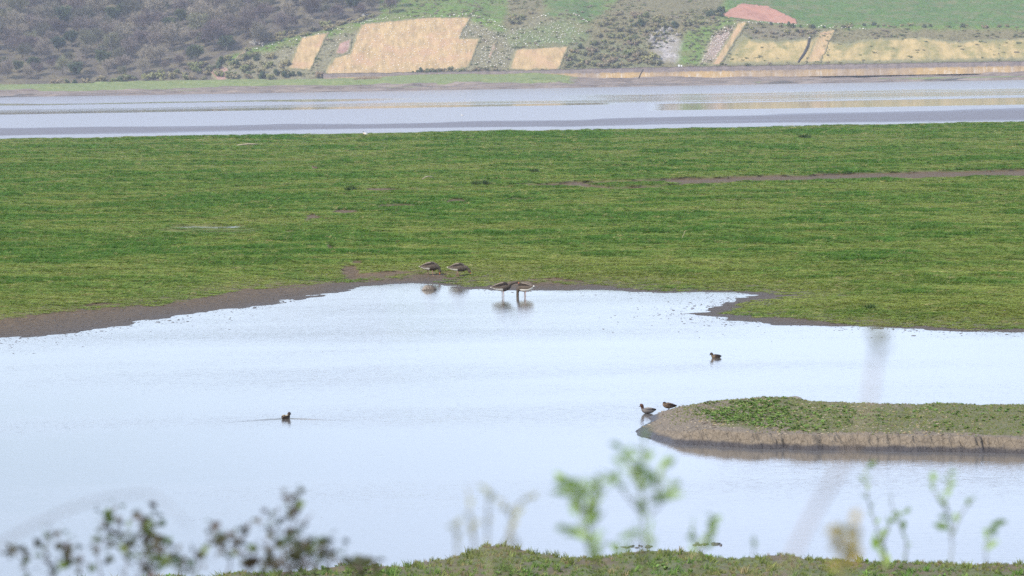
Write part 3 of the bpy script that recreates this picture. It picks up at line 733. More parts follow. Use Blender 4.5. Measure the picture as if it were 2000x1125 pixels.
NS += shrubs([(805, 143), (968, 138), (968, 145), (805, 150)], 13, 4, [0, 2, 3], [2, 2, 2], "green bush in the row at the foot of the matting", "bushes in the row at the foot of the matting", .7)
NS += shrubs([(1262, 76), (1300, 56), (1330, 70), (1310, 90), (1270, 92)], 14, 7, [4, 1], [3, 1], "grey bush beside the bare stony patch", "bushes beside the bare stony patch", .7)
NS += shrubs([(1450, 48), (1530, 58), (1610, 62), (1580, 74), (1470, 74)], 20, 8, [1, 2], [1, 1], "brown bush under the ploughed field", "bushes under the ploughed field", .7)
NS += shrubs([(1420, 126), (1720, 118), (1720, 124), (1420, 131)], 30, 6, [0, 1, 2], [1, 1, 1], "green bush along the top of the sea wall", "bushes along the top of the sea wall", .5)
NS += shrubs([(985, 52), (1000, 26), (1060, 26), (1030, 44)], 14, 7, [0, 2], [1, 1], "brown bush in the hollow of the hilltop", "bushes in the hollow of the hilltop", .8)
NS += shrubs([(1376, 22), (1412, 22), (1412, 33), (1380, 34)], 9, 5, [3, 0], [2, 1], "dark bush of the clump left of the ploughed field", "bushes of the clump left of the ploughed field", .9)
NS += shrubs([(480, 88), (560, 66), (640, 50), (740, 26), (740, 34), (640, 60), (560, 77), (480, 101)], 18, 7, [0, 2, 4], [3, 3, 1.2], "hedge bush along the edge of the wood", "bushes along the edge of the wood", .8)

NS += shrubs([(1470, 46), (1600, 52), (1720, 49), (1990, 52), (1990, 56), (1720, 54), (1600, 57), (1470, 50)], 17, 4, [0, 1, 3], [2, 2, 2], "hedge bush at the lower edge of the green field", "bushes at the lower edge of the green field", .55)
MATS = [[(588, 74), (643, 62), (612, 127), (607, 138), (560, 135)], [(705, 47), (762, 41), (840, 34), (922, 34), (908, 55), (900, 75), (940, 74), (917, 132), (880, 140), (762, 146), (640, 147), (633, 142), (650, 114), (682, 104), (694, 74)], [(1008, 96), (1112, 90), (1092, 137), (992, 137)], [(1441, 44), (1461, 42), (1408, 127), (1387, 129)], [(1400, 30), (1424, 16), (1530, 16), (1560, 48), (1440, 38)]]
qs = []
for poly, nn in (([(430, 120), (560, 82), (700, 48), (960, 28), (1130, 28), (1160, 46), (1100, 140), (430, 152)], 900), ([(1130, 40), (1420, 20), (1460, 44), (1610, 60), (1718, 58), (2050, 62), (2050, 116), (1420, 130), (1100, 138)], 3000), ([(745, 34), (830, -6), (1420, -6), (1380, 40), (1150, 40), (960, 30)], 900)):
    p = np.array(poly, float); c_ = 0
    while c_ < nn:
        q = (random.uniform(p[:, 0].min(), p[:, 0].max()), random.uniform(p[:, 1].min(), p[:, 1].max())); c_ += 1
        if any(inpoly(np.array([q[0]]), np.array([q[1]]), mm_)[0] for mm_ in MATS): continue
        if q[1] > 74 and q[0] > 1440 and random.random() < .85: continue
        if inpoly(np.array([q[0]]), np.array([q[1]]), poly)[0] and fbm(np.array([q[0] / 40]), np.array([q[1] / 14]), 3, 700)[0] > .45:
            P = hill_pt(np.float64(q[0]), np.float64(q[1]))
            if P is not None: P[2] = float(hill_z(np.array([P[0]]), np.array([P[1]]))[0]); qs.append(P)
SCRUB_PTS = np.array(qs)
# leaning pole, drain gully pipe, white cabinets, reeds
M_DARK = simple("dark_timber", (0.05, 0.045, 0.042), (0.03, 0.028, 0.026), 4, 0.8)
pb = at_depth(1246.0, 153.5, 1548.0); pt = at_depth(1256.5, 135.5, 1550.0)
v, f = tube([(0, 0, -.6), tuple((pt - pb) * .5), tuple(pt - pb)], [.24, .22, .2], 8)
tag(link("mooring_pole", py_mesh("mooring_pole", v, f, [M_DARK]), None, tuple(pb)), "dark pole leaning to the right against the foot of the sea wall", "pole")
gp = [hill_pt(np.float64(a), np.float64(b)) + np.array([0, -.3, .3]) for a, b in ((1581, 76), (1578, 90), (1571, 105), (1563, 116), (1559, 123))]
g0 = gp[-1]; v, f = tube([tuple(p - g0) for p in gp], [.45, .42, .5, .36, .3], 7)
dr_ = empty("drain_pipe", tuple(g0)); tag(dr_, "dark drain pipe running down the dry grass slope from a white head", "pipe")
link("pipe", py_mesh("pipe", v, f, [M_DARK]), dr_)
link("pipe_head", blob_mesh("pipe_head", [M_PALE], .45, .45, .5, .1, 2, 5), dr_, tuple(gp[0] - g0))
def box(name, sx, sy, sz, mat, parent, loc, bev=0.03):
    import bmesh
    bm = bmesh.new(); bmesh.ops.create_cube(bm, size=1)
    for q in bm.verts: q.co = Vector((q.co.x * sx, q.co.y * sy, q.co.z * sz))
    bmesh.ops.bevel(bm, geom=bm.edges[:], offset=bev, segments=1, affect='EDGES')
    me = bpy.data.meshes.new(name); bm.to_mesh(me); bm.free(); me.materials.append(mat)
    return link(name, me, parent, loc)
M_WHITE = simple("white_paint", (0.78, 0.78, 0.76), (0.7, 0.7, 0.68), 3, 0.5)
for i, (a, s_) in enumerate(((1326.0, 1.0), (1331.0, .85))):
    P = at_depth(a, 129.0, 1568.0)
    e_ = empty("trackside_cabinet", (P[0], P[1], 4.4)); tag(e_, ["larger white cabinet on top of the sea wall", "smaller white cabinet beside the larger one on the sea wall"][i], "cabinet")
    box("cabinet_box", .55, .5, 1.1 * s_, M_WHITE, e_, (0, 0, .55 * s_)); box("lid", .65, .6, .1, M_PALE, e_, (0, 0, 1.1 * s_ + .05))

# ------------------------------------------------------------------ scattered stuff through geometry nodes
def scatter(name, pts, protos, rot, scl, attrs, idx):
    """one object: real pieces placed at pts (pieces kept in a collection that is not linked to the scene)"""
    pc = bpy.data.collections.new(name + "_pieces")
    for i, me in enumerate(protos): pc.objects.link(bpy.data.objects.new("piece_%02d" % i, me))
    me = bpy.data.meshes.new(name); n = len(pts)
    me.vertices.add(n); me.vertices.foreach_set("co", np.ascontiguousarray(pts, np.float32).ravel())
    def put(an, tp, key, val):
        a = me.attributes.new(an, tp, 'POINT'); a.data.foreach_set(key, np.ascontiguousarray(val).ravel())
    put("rot", 'FLOAT_VECTOR', "vector", rot.astype(np.float32)); put("scl", 'FLOAT_VECTOR', "vector", scl.astype(np.float32))
    put("idx", 'INT', "value", idx.astype(np.int32))
    for k, a in attrs.items(): put(k, 'FLOAT', "value", a.astype(np.float32))
    o = link(name, me)
    ng = bpy.data.node_groups.new(name + "_nodes", 'GeometryNodeTree')
    ng.interface.new_socket("Geometry", in_out='INPUT', socket_type='NodeSocketGeometry'); ng.interface.new_socket("Geometry", in_out='OUTPUT', socket_type='NodeSocketGeometry')
    gi = ng.nodes.new("NodeGroupInput"); go = ng.nodes.new("NodeGroupOutput")
    mp = ng.nodes.new("GeometryNodeMeshToPoints"); ip = ng.nodes.new("GeometryNodeInstanceOnPoints"); ci = ng.nodes.new("GeometryNodeCollectionInfo")
    ci.inputs['Collection'].default_value = pc; ci.inputs['Separate Children'].default_value = True; ci.inputs['Reset Children'].default_value = True
    def na(an, tp):
        x = ng.nodes.new("GeometryNodeInputNamedAttribute"); x.data_type = tp; x.inputs['Name'].default_value = an; return x.outputs['Attribute']
    L = ng.links.new
    L(gi.outputs[0], mp.inputs['Mesh']); L(mp.outputs[0], ip.inputs['Points']); L(ci.outputs[0], ip.inputs['Instance'])
    ip.inputs['Pick Instance'].default_value = True
    L(na("idx", 'INT'), ip.inputs['Instance Index'])
    e2r = ng.nodes.new("FunctionNodeEulerToRotation"); L(na("rot", 'FLOAT_VECTOR'), e2r.inputs[0]); L(e2r.outputs[0], ip.inputs['Rotation'])
    L(na("scl", 'FLOAT_VECTOR'), ip.inputs['Scale']); L(ip.outputs[0], go.inputs[0])
    md = o.modifiers.new("scatter", 'NODES'); md.node_group = ng
    return o

def tuft_mesh(seed, n, rad, lean, mat, w=.012, hh=1.0):
    g = np.random.default_rng(seed); co, fa = [], []
    for i in range(n):
        a = g.uniform(0, 2 * math.pi); r = rad * math.sqrt(g.uniform()); b = np.array([math.cos(a) * r, math.sin(a) * r, -.02])
        q = g.uniform(0, 2 * math.pi); d = np.array([math.cos(q), math.sin(q), 0]) * lean * g.uniform(.3, 1.3); sd_ = np.array([-math.sin(q + 1.0), math.cos(q + 1.0), 0]) * w * g.uniform(.7, 1.4)
        h = hh * g.uniform(.45, 1.0); m1 = b + d * .35 + np.array([0, 0, h * .55]); tp = b + d + np.array([0, 0, h])
        k = len(co); co += [b - sd_, b + sd_, m1 + sd_ * .8, m1 - sd_ * .8, tp]; fa += [(k, k + 1, k + 2), (k, k + 2, k + 3), (k + 3, k + 2, k + 4)]
    return np_mesh("tuft", np.array(co), np.array(fa), [mat], smooth=False)
TUFTS = [tuft_mesh(50 + i, 26, .22, .3, M_GRASS, .016) for i in range(5)]
# density follows how large the ground shows; wider, rarer tufts far away
N = 420000
k_ = rng.uniform(128, 560, N) ; d_ = FPX * 7.25 / k_
x_ = rng.uniform(-1060, 1060, N) / FPX * (d_ + 20)
zt, mt, wt, sdt, pl, eg = marsh_fields(x_, d_)
lt = np.clip(lush_field(x_, d_) - .42 * (1 - sstep(3, 16, sdt + (fbm(x_ / 5, d_ / 9, 3, 95) - .5) * 14)), 0, 1)
keep = (sdt > 0.6) & (eg < 0.5) & (rng.uniform(size=N) > np.clip(mt * 1.3 - .05, 0, 1)) & (rng.uniform(size=N) > pl * 0.93) & (rng.uniform(size=N) < 0.35 + 0.65 * np.clip(d_ / 260, 0, 1) + lt * .3)
x_, d_, zt, lt, mt, pl, eg = (a[keep] for a in (x_, d_, zt, lt, mt, pl, eg)); n_ = len(x_)
hgt_ = (0.03 + 0.20 * lt ** 2.2 * .8 + 0.05 * rng.uniform(size=n_) ** 2) * (1 - .6 * mt) * (1 - .5 * pl) * (0.8 + 0.35 * np.clip((d_ - 120) / 300, 0, 1))
_px, _py = proj(np.stack([x_, d_, zt], 1)); front = 1 - sstep(.7, 1.3, ((_px - 410) / 105) ** 2 + ((_py - 449.5) / 8.0) ** 2); hgt_ = hgt_ * (1 - .72 * front)
wid = (0.55 + 0.5 * rng.uniform(size=n_)) * (0.7 + 0.9 * np.clip((d_ - 120) / 300, 0, 1))
tufts = scatter("marsh_grass", np.stack([x_, d_, zt], 1), TUFTS, np.stack([np.zeros(n_), np.zeros(n_), rng.uniform(0, 6.28, n_)], 1),
                np.stack([wid, wid, hgt_], 1), dict(lush=np.clip(lt * 1.15 + rng.normal(0, .13, n_) - .1 * mt, 0, 1), rnd=rng.uniform(size=n_)), rng.integers(0, 5, n_))
tag(tufts, "short green grass covering the wide salt marsh", "grass", kind='stuff')

# clods and pebbles in the shallows
N = 40000
k_ = rng.uniform(400, 560, N); d_ = FPX * 7.4 / k_; x_ = rng.uniform(-1060, 1060, N) / FPX * (d_ + 15)
zt, mt, wt, sdt, pl, eg = marsh_fields(x_, d_)
cl = fbm(x_ / 2.0, d_ / 5.0, 3, 400)
keep = ((sdt < 0) & (rng.uniform(size=N) < np.exp(sdt / 0.9) * (cl > .45) * 0.8)) | ((sdt >= 0) & (sdt < 5) & (rng.uniform(size=N) < .55)) | ((sdt < 0) & (sdt > -5) & (rng.uniform(size=N) < .01))
x_, d_, sdt, zt = x_[keep], d_[keep], sdt[keep], zt[keep]; n_ = len(x_)
sz = rng.uniform(.007, .021, n_) * (1 + 0.7 * (rng.uniform(size=n_) > .92))
CLODS = [blob_mesh("clod%d" % i, [M_CLOD], 1.3, 1.0, .55, .3, 1, 60 + i) for i in range(3)]
cz = np.maximum(zt, -0.004)
tag(scatter("mud_clods", np.stack([x_, d_, cz + sz * .1], 1), CLODS, np.stack([np.zeros(n_), np.zeros(n_), rng.uniform(0, 6.28, n_)], 1), np.stack([sz * 1.4, sz * 1.4, sz], 1), {}, rng.integers(0, 3, n_)),
    "dark clods of mud and pebbles along the lagoon edge", "mud clods", kind='stuff')

M_SCRUB = grass_mat("hillside_scrub", (0.25, 0.225, 0.105), (0.12, 0.165, 0.045), (0.30, 0.24, 0.18), .2)
SCR = [shrub_mesh(40 + i, 130, .8, .75, M_SCRUB, .12) for i in range(3)]
n_ = len(SCRUB_PTS); s_ = rng.uniform(.3, 1.0, n_)
tag(scatter("hillside_scrub", SCRUB_PTS, SCR, np.stack([np.zeros(n_), np.zeros(n_), rng.uniform(0, 6.28, n_)], 1), np.stack([s_ * rng.uniform(.9, 1.6, n_), s_, s_ * .8], 1), dict(lush=rng.uniform(size=n_), rnd=rng.uniform(size=n_)), rng.integers(0, 3, n_)),
    "low mixed scrub and rough growth over the far slope", "scrub", kind='stuff')

# puddle in the grass
pv = ground(398.0, 445.0, .255)
a_ = np.linspace(0, 2 * math.pi, 40, endpoint=False)
rr_ = 1 + (fbm(np.cos(a_) * 2, np.sin(a_) * 2, 3, 410) - .5) * .5
pc_ = [ground(398 + 85 * math.cos(q) * r, 445 + 4.6 * math.sin(q) * r, .255) for q, r in zip(a_, rr_)]
t = NT("puddle_water"); t.color((0.12, 0.11, 0.1)); t.rough(0.12); t.b.inputs['IOR'].default_value = 1.333
tag(link("puddle", py_mesh("puddle", [tuple(p) for p in pc_], [tuple(reversed(range(40)))], [t.m])), kind='structure')

# tan reed bed and far grass on the opposite shore
M_REED = grass_mat("reed", (0.36, 0.27, 0.17), (0.30, 0.22, 0.13), (0.4, 0.32, 0.2))
RT = [tuft_mesh(70 + i, 30, .7, .3, M_REED, .05) for i in range(2)]
n_ = 420; u = rng.uniform(-1, 1, n_); rx = np.array([at_depth(720.0 + a * 28, 150.0, 1545.0 + b) for a, b in zip(u, rng.uniform(-6, 10, n_))])
rx[:, 2] = 1.7; hh_ = 1.9 * (1 - u ** 2 * .6) * rng.uniform(.6, 1, n_)
tag(scatter("reed_bed", rx, RT, np.stack([np.zeros(n_)] * 2 + [rng.uniform(0, 6, n_)], 1), np.stack([np.ones(n_), np.ones(n_), hh_], 1), dict(lush=rng.uniform(size=n_), rnd=rng.uniform(size=n_)), rng.integers(0, 2, n_)),
    "pinkish tan reed bed on the far green shore", "reeds", kind='stuff')

# ------------------------------------------------------------------ island
FR = [(1238, 843), (1248, 851), (1262, 858), (1290, 864), (1350, 870), (1420, 874), (1500, 877), (1600, 879.5), (1718, 881), (2000, 886), (2500, 893)]
_fr = ground(*np.array(FR, float).T)
BKP = [(1238, 843), (1246, 838), (1258, 832), (1270, 823), (1264, 815), (1285, 809), (1306, 805), (1322, 803), (1345, 800), (1400, 796), (1480, 793), (1560, 794), (1640, 797), (1718, 799), (2000, 800), (2500, 800)]
_bk = ground(*np.array(BKP, float).T)
ISL_L = [tuple(p) for p in _bk[:, :2]]; ISL_F = [tuple(p) for p in _fr[:, :2]]
ISL_POLY = ISL_F + ISL_L[::-1]
MND = ground(1475.0, 784.0, .22)
def island_z(x, y):
    wx = x + (fbm(x * 3, y * .8, 3, 501) - .5) * .22; wy = y + (fbm(x * 2.2, y * .8, 4, 503, .6) - .5) * .7
    ins = inpoly(wx, wy, ISL_POLY)
    df = dist_line(x, wy, ISL_F) ; dl = dist_line(wx / 1.0, wy / 3.0, [(a, b / 3.0) for a, b in ISL_L])
    tip = sstep(0.0, 1.5, x - _fr[0][0])
    gr = (fbm(x * 7 + y * 3, y * .6, 4, 505, .7) - .5) + .6 * (fbm(x * 1.7, y * .3, 2, 506) - .5)
    foot = sstep(0, .25, df) * .075
    cl = sstep(.14 + gr * .13, .42 + gr * .13, df) * .19 * (0.12 + .88 * tip)
    top = sstep(.3, 1.6, df) * .05 + .03 * (fbm(x * 1.4, y * .7, 4, 507) - .4)
    zf_ = foot + cl + top
    zl_ = 0.30 * np.clip(dl / .85, 0, 1) ** .85
    zl_ = zl_ + .09 * np.exp(-((x - MND[0]) / 1.3) ** 2 - ((y - MND[1]) / 1.8) ** 2) * np.clip(dl / .5, 0, 1); zf_ = zf_ + .07 * np.exp(-((x - MND[0]) / 1.3) ** 2 - ((y - MND[1]) / 1.8) ** 2)
    zz = np.where(ins, np.minimum(zf_, zl_ + .012), -np.minimum(df, dl) * .3 - .01)
    zz = zz + (fbm(x * 5, y * 2.5, 3, 509) - .5) * .035 * np.clip(zz * 6, 0, 1) + (fbm(x * 1.8, y * .9, 3, 513) - .5) * .09 * np.clip(zz * 5 - .6, 0, 1) + (fbm(x * 22, y * 14, 2, 511) - .5) * .012 * np.clip(zz * 10, 0, 1)
    return np.maximum(zz, -.12), df, dl, ins
xi = np.concatenate([np.linspace(_fr[0][0] - .12, 9.0, 620), np.linspace(9.05, 15.5, 70)])
yfi = np.interp(xi, _fr[:, 0], _fr[:, 1])
vv = np.concatenate([np.linspace(-.35, .75, 60), np.linspace(.78, 13, 150)])
Xi = np.repeat(xi[None, :], len(vv), 0).ravel(); Yi = (yfi[None, :] + vv[:, None]).ravel()
Zi, dfi, dli, _ = island_z(Xi, Yi)
ifl = fbm(Xi * 1.2, Yi * .55, 4, 521)
ig = sstep(.42, .60, ifl - .12 + .28 * sstep(.8, 2.6, Xi - _fr[0][0]) + .12 * sstep(2.6, 4.2, Xi - _fr[0][0]) - .6 * (1 - sstep(.35, 1.0, dfi)) - .55 * (1 - sstep(.25, .8, dli)))
t = NT("island_ground")
g = t.attr("grass").outputs['Fac']; wt_ = t.attr("wet").outputs['Fac']
f1 = t.noise(9.0, 5, 0.7); f2 = t.noise(30.0, 3, 0.6); vo = t.new("ShaderNodeTexVoronoi", feature='DISTANCE_TO_EDGE'); vo.inputs['Scale'].default_value = 7.0
mpv = t.new("ShaderNodeMapping"); mpv.inputs['Scale'].default_value = (1.3, .5, 1.0); t.l.new(t.new("ShaderNodeNewGeometry").outputs['Position'], mpv.inputs[0]); t.l.new(mpv.outputs[0], vo.inputs['Vector'])
earth = t.mix(t.ramp(f1, [(0.3, 0.0), (0.7, 1.0)]), (0.10, 0.080, 0.058), (0.21, 0.172, 0.128))
earth = t.mix(t.ramp(f2, [(0.6, 0.0), (0.75, 0.6)]), earth, (0.27, 0.225, 0.165))
gr_ = t.mix(t.ramp(f1, [(0.3, 0.0), (0.7, 1.0)]), (0.07, 0.085, 0.028), (0.15, 0.135, 0.065))
c = t.mix(g, earth, gr_)
c = t.mix(wt_, c, (0.045, 0.039, 0.038))
crack = t.ramp(vo.outputs['Distance'], [(0.0, 0.5), (0.06, 1.0)])
c = t.mix(0.45, c, crack, 'MULTIPLY')
t.color(c); t.rough(t.math('MULTIPLY_ADD', wt_, -.45, .92)); t.b.inputs['Specular IOR Level'].default_value = .35
t.bump(t.math('ADD', t.math('ADD', f1, f2), t.math('MULTIPLY', crack, .5)), .035)
wet_i = np.clip(1 - (Zi - .065 - .05 * (fbm(Xi * 6, Yi * 3, 3, 531) - .5)) / .045, 0, 1)
isl = link("island", np_mesh("island", np.stack([Xi, Yi, Zi], 1), grid_faces(len(vv), len(xi)), [t.m], dict(grass=ig, wet=wet_i)))
tag(isl, kind='structure')

def rosette(seed, n, mat):
    g = np.random.default_rng(seed); co, fa = [], []
    for i in range(n):
        q = g.uniform(0, 6.283); el = g.uniform(.35, 1.35); L = g.uniform(.5, 1); o = np.array([math.cos(q), math.sin(q), 0]); sd_ = np.array([-math.sin(q), math.cos(q), 0]) * L * .2
        b = o * .05; m1 = b + o * L * .5 * math.cos(el) + np.array([0, 0, L * .55 * math.sin(el)]); tp = b + o * L * math.cos(el * .7) + np.array([0, 0, L * math.sin(el) * .8])
        k = len(co); co += [b, m1 - sd_, m1 + sd_, tp]; fa += [(k, k + 2, k + 1), (k + 1, k + 2, k + 3)]
    return np_mesh("rosette", np.array(co), np.array(fa), [mat], smooth=False)
ROS = [rosette(80 + i, 16, M_LEAFY) for i in range(4)]
ITUFT = [tuft_mesh(90 + i, 16, .35, .5, M_LEAFY, .05) for i in range(2)]
N = 34000
x_ = rng.uniform(_fr[0][0], 12, N); y_ = np.interp(x_, _fr[:, 0], _fr[:, 1]) + rng.uniform(.2, 12, N)
zi, dfi, dli, ins = island_z(x_, y_)
pn = fbm(x_ * 1.2, y_ * .5, 4, 541)
pr = sstep(.50, .57, pn + .05 * sstep(.8, 1.6, x_ - _fr[0][0]) - .2 * (1 - sstep(.9, 1.9, x_ - _fr[0][0]))) * sstep(.8, 1.7, dfi + (pn - .5) * 2) * sstep(.75, 1.15, dli + (pn - .5) * 1.2) * (1 - .8 * sstep(4.6, 6.2, x_))
lo = sstep(.35, .8, dfi) * sstep(.25, .5, dli) * sstep(.5, 1.2, x_ - _fr[0][0])
u = rng.uniform(size=N); big = ins & (u < pr * .42); small = ins & ~big & (rng.uniform(size=N) < lo * .45 * sstep(.36, .5, pn + .1 * sstep(3, 5, x_)))
keep = big | small; isb = big[keep]; n_ = int(keep.sum())
s_ = np.where(isb, rng.uniform(.035, .085, n_), rng.uniform(.02, .05, n_))
ix = np.where(isb, rng.integers(0, 4, n_), 4 + rng.integers(0, 2, n_))
lu = np.where(isb, rng.uniform(.4, 1, n_), rng.uniform(0, .5, n_))
o = scatter("island_plants", np.stack([x_[keep], y_[keep], zi[keep]], 1), ROS + ITUFT, np.stack([rng.normal(0, .15, n_), rng.normal(0, .15, n_), rng.uniform(0, 6.28, n_)], 1),
            np.stack([s_, s_, s_ * .8], 1), dict(lush=lu, rnd=np.where(isb, rng.uniform(.13, 1, n_), rng.uniform(size=n_))), ix)
tag(o, "low leafy green plants and turf on top of the muddy island", "ground plants", kind='stuff')

N = 2600
x_ = rng.uniform(_fr[0][0], 9, N); y_ = np.interp(x_, _fr[:, 0], _fr[:, 1]) + rng.uniform(.3, 10, N); zi, dfi, dli, ins = island_z(x_, y_)
k2 = ins & (dfi > .35) & (rng.uniform(size=N) < .25 + .75 * (fbm(x_, y_ * .5, 3, 551) > .52)); n_ = int(k2.sum()); s_ = rng.uniform(.008, .026, n_)
LIT = [blob_mesh("chip%d" % i, [simple("litter%d" % i, c1, c2, 30, .9)], 1.3, 1, .6, .3, 1, 160 + i) for i, (c1, c2) in enumerate((((.34, .29, .22), (.24, .2, .15)), ((.10, .075, .055), (.06, .045, .035)), ((.28, .22, .12), (.2, .15, .08))))]
tag(scatter("island_litter", np.stack([x_[k2], y_[k2], zi[k2]], 1), LIT, np.stack([np.zeros(n_), np.zeros(n_), rng.uniform(0, 6.28, n_)], 1), np.stack([s_ * 1.5, s_, s_], 1), {}, rng.integers(0, 3, n_)),
    "pale and dark pebbles and dead bits strewn on the island", "pebbles", kind='stuff')

# ------------------------------------------------------------------ near bank (runs back under the camera)
EDGE = [(-800, 1190), (0, 1140), (300, 1124), (560, 1112), (700, 1102), (760, 1098.5), (830, 1094), (880, 1087), (905, 1078), (945, 1068), (990, 1070), (1040, 1078), (1100, 1082), (1160, 1083), (1200, 1077),
        (1250, 1073), (1320, 1074), (1400, 1080), (1460, 1081), (1520, 1080), (1600, 1084), (1650, 1092), (1700, 1094), (1760, 1093), (2000, 1096), (2900, 1100)]
_e = ground(*np.array(EDGE, float).T, .14)
def bank_z(x, y):
    e = np.interp(x, _e[:, 0], _e[:, 1]) + (fbm(x * 1.6, x * 0, 4, 601) - .5) * .9
    s = e - y
    z = np.where(s < 0, np.maximum(-.3, s * .55), .02 + .13 * sstep(0, .5, s) + .05 * (fbm(x * 1.1, y * .5, 4, 603) - .4) * sstep(0, 1, s))
    z = z + .09 * np.exp(-((x - (_e[9][0])) / .45) ** 2) * sstep(0, 1.0, s)
    t_ = np.clip((56.5 - y) / 42, 0, 1); z = z + 4.5 * t_ ** 1.7 + .75 * sstep(15, 2, y)
    return z + ((fbm(x * 6, y * 4, 3, 605) - .5) * .05 + (fbm(x * 2.2, y * 1.3, 3, 606) - .5) * .09) * sstep(0, .3, s), s
xb = np.linspace(-11.5, 11.5, 420); yb = np.concatenate([np.arange(-8, 50, .8), np.arange(50, 66, .07)])
Xb = np.repeat(xb[None, :], len(yb), 0).ravel(); Yb = np.repeat(yb[:, None], len(xb), 1).ravel()
Zb, sb = bank_z(Xb, Yb)
t = NT("bank_ground")
f1 = t.noise(6.0, 5, .65); f2 = t.noise(1.2, 4, .6)
c = t.mix(t.ramp(f2, [(.42, 0.0), (.58, 1.0)]), (0.085, 0.068, 0.038), (0.07, 0.085, 0.025)); c = t.mix(.6, c, t.ramp(f1, [(.3, .5), (.7, 1.4)]), 'MULTIPLY')
c = t.mix(t.attr("wet").outputs['Fac'], c, (0.06, 0.055, 0.045)); t.color(c); t.rough(.9); t.bump(f1, .04)
bank = link("bank", np_mesh("bank", np.stack([Xb, Yb, Zb], 1), grid_faces(len(yb), len(xb)), [t.m], dict(wet=np.clip(1 - sb / .25, 0, 1))))
tag(bank, kind='structure')
N = 30000
x_ = rng.uniform(-9, 9, N); y_ = rng.uniform(50, 64, N); zb, sbb = bank_z(x_, y_); pn = fbm(x_ * .9, y_ * .5, 4, 611)
u = rng.uniform(size=N); big = (sbb > .25) & (u < .09 * sstep(.5, .62, pn + .06 * sstep(1, 3, x_))); sm = (sbb > .12) & ~big & (u < .8)
keep = big | sm; isb = big[keep]; n_ = int(keep.sum())
s_ = np.where(isb, rng.uniform(.04, .10, n_), rng.uniform(.025, .07, n_) * (1 + 1.2 * (rng.uniform(size=n_) > .93))); ix = np.where(isb, rng.integers(0, 4, n_), 4 + rng.integers(0, 2, n_))
pk = pn[keep]
o = scatter("bank_plants", np.stack([x_[keep], y_[keep], zb[keep]], 1), ROS + ITUFT, np.stack([rng.normal(0, .15, n_), rng.normal(0, .15, n_), rng.uniform(0, 6.28, n_)], 1), np.stack([s_, s_, s_], 1),
            dict(lush=np.clip(np.where(isb, rng.uniform(.5, 1, n_), (pk - .22) * 1.8 + rng.normal(0, .15, n_)), 0, 1), rnd=np.where(isb, rng.uniform(.14, 1, n_), rng.uniform(size=n_))), ix)
tag(o, "low grass and leafy weeds on the near bank of the lagoon", "ground plants", kind='stuff')

# ------------------------------------------------------------------ stones and driftwood
M_STONE = simple("weathered_stone", (0.115, 0.093, 0.072), (0.06, 0.05, 0.04), 5, .85, .3, .03)
M_STONE_LIT = simple("sunlit_stone_face", (0.22, 0.19, 0.155), (0.16, 0.135, 0.11), 5, .8, .3, .02)  # lighter copy of the stone: sunlight painted into the rock's left facet
P = ground(839.0, 566.5)
sv_ = [(-.30, -.03, .02), (-.26, .12, .10), (-.10, .10, .225), (-.16, -.02, .07), (-.04, -.02, .17), (.06, .10, .21), (.10, -.08, .14), (.22, .06, .12), (.27, -.02, .03), (.16, -.14, .04), (-.02, -.16, .03), (-.2, -.12, .02), (0, .2, .1), (.2, .18, .05), (-.3, -.03, -.1), (.27, 0, -.1), (0, -.18, -.1), (0, .2, -.1)]
import bmesh
bm = bmesh.new()
for q in sv_: bm.verts.new(q)
bmesh.ops.convex_hull(bm, input=bm.verts[:])
bmesh.ops.delete(bm, geom=[q for q in bm.verts if not q.link_faces], context='VERTS')
bmesh.ops.subdivide_edges(bm, edges=bm.edges[:], cuts=2, use_grid_fill=True)
for q in bm.verts: q.co += Vector([random.uniform(-.008, .008) for _ in range(3)])
bmesh.ops.recalc_face_normals(bm, faces=bm.faces[:])
me = bpy.data.meshes.new("rock"); bm.to_mesh(me); bm.free(); me.materials.append(M_STONE); me.materials.append(M_STONE_LIT)
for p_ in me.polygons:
    if p_.normal.x < -.35 and p_.normal.z > .2: p_.material_index = 1  # upper faces turned left take the colour with light painted in
o = link("rock", me, None, tuple(P)); o.rotation_euler = (0, 0, .15); o.scale = (.85, .8, .72)
tag(o, "brown angular rock lying in the water's edge below the two grazing geese", "rock")
P = ground(1551.0, 783.0, .27); P[2] = island_z(np.array([P[0]]), np.array([P[1]]))[0][0] - .03
o = link("boulder", blob_mesh("boulder", [simple("grey_stone", (0.2, 0.18, 0.15), (0.12, 0.105, 0.09), 6, .9, .3, .03)], .16, .2, .12, .06, 3, 9), None, tuple(P)); o.scale = (1.15, 1, .75)
tag(o, "smooth grey-brown boulder at the back rim of the muddy island", "rock")
M_DRIFT = simple("bleached_wood", (0.34, 0.295, 0.20), (0.24, 0.2, 0.14), 8, .9, .2)
def log(px0, py0, px1, py1, bow, r, label, z=.42):
    a = ground(np.float64(px0), np.float64(py0), z); b = ground(np.float64(px1), np.float64(py1), z); mid = (a + b) / 2; mid[2] += bow
    zz0 = [float(marsh_fields(np.array([q[0]]), np.array([q[1]]))[0][0]) for q in (a, b)]
    a[2] = zz0[0] + .06; b[2] = zz0[1] + .06; mid[2] = sum(zz0) / 2 + .10 + bow
    v, f = tube([tuple(a - a), tuple((mid - a) * .5 + np.array([0, 0, bow * .3])), tuple(mid - a), tuple((mid + b) / 2 - a + np.array([0, 0, bow * .3])), tuple(b - a)], [r * .6, r, r * 1.1, r, r * .5], 7)
    tag(link("driftwood", py_mesh("driftwood", v, f, [M_DRIFT]), None, tuple(a)), label, "driftwood")
log(462, 282, 506, 281, .03, .07, "long straight pale driftwood log lying near the far edge of the marsh")
log(824, 348, 849, 347, .12, .035, "small bowed bleached branch lying in the middle of the marsh")
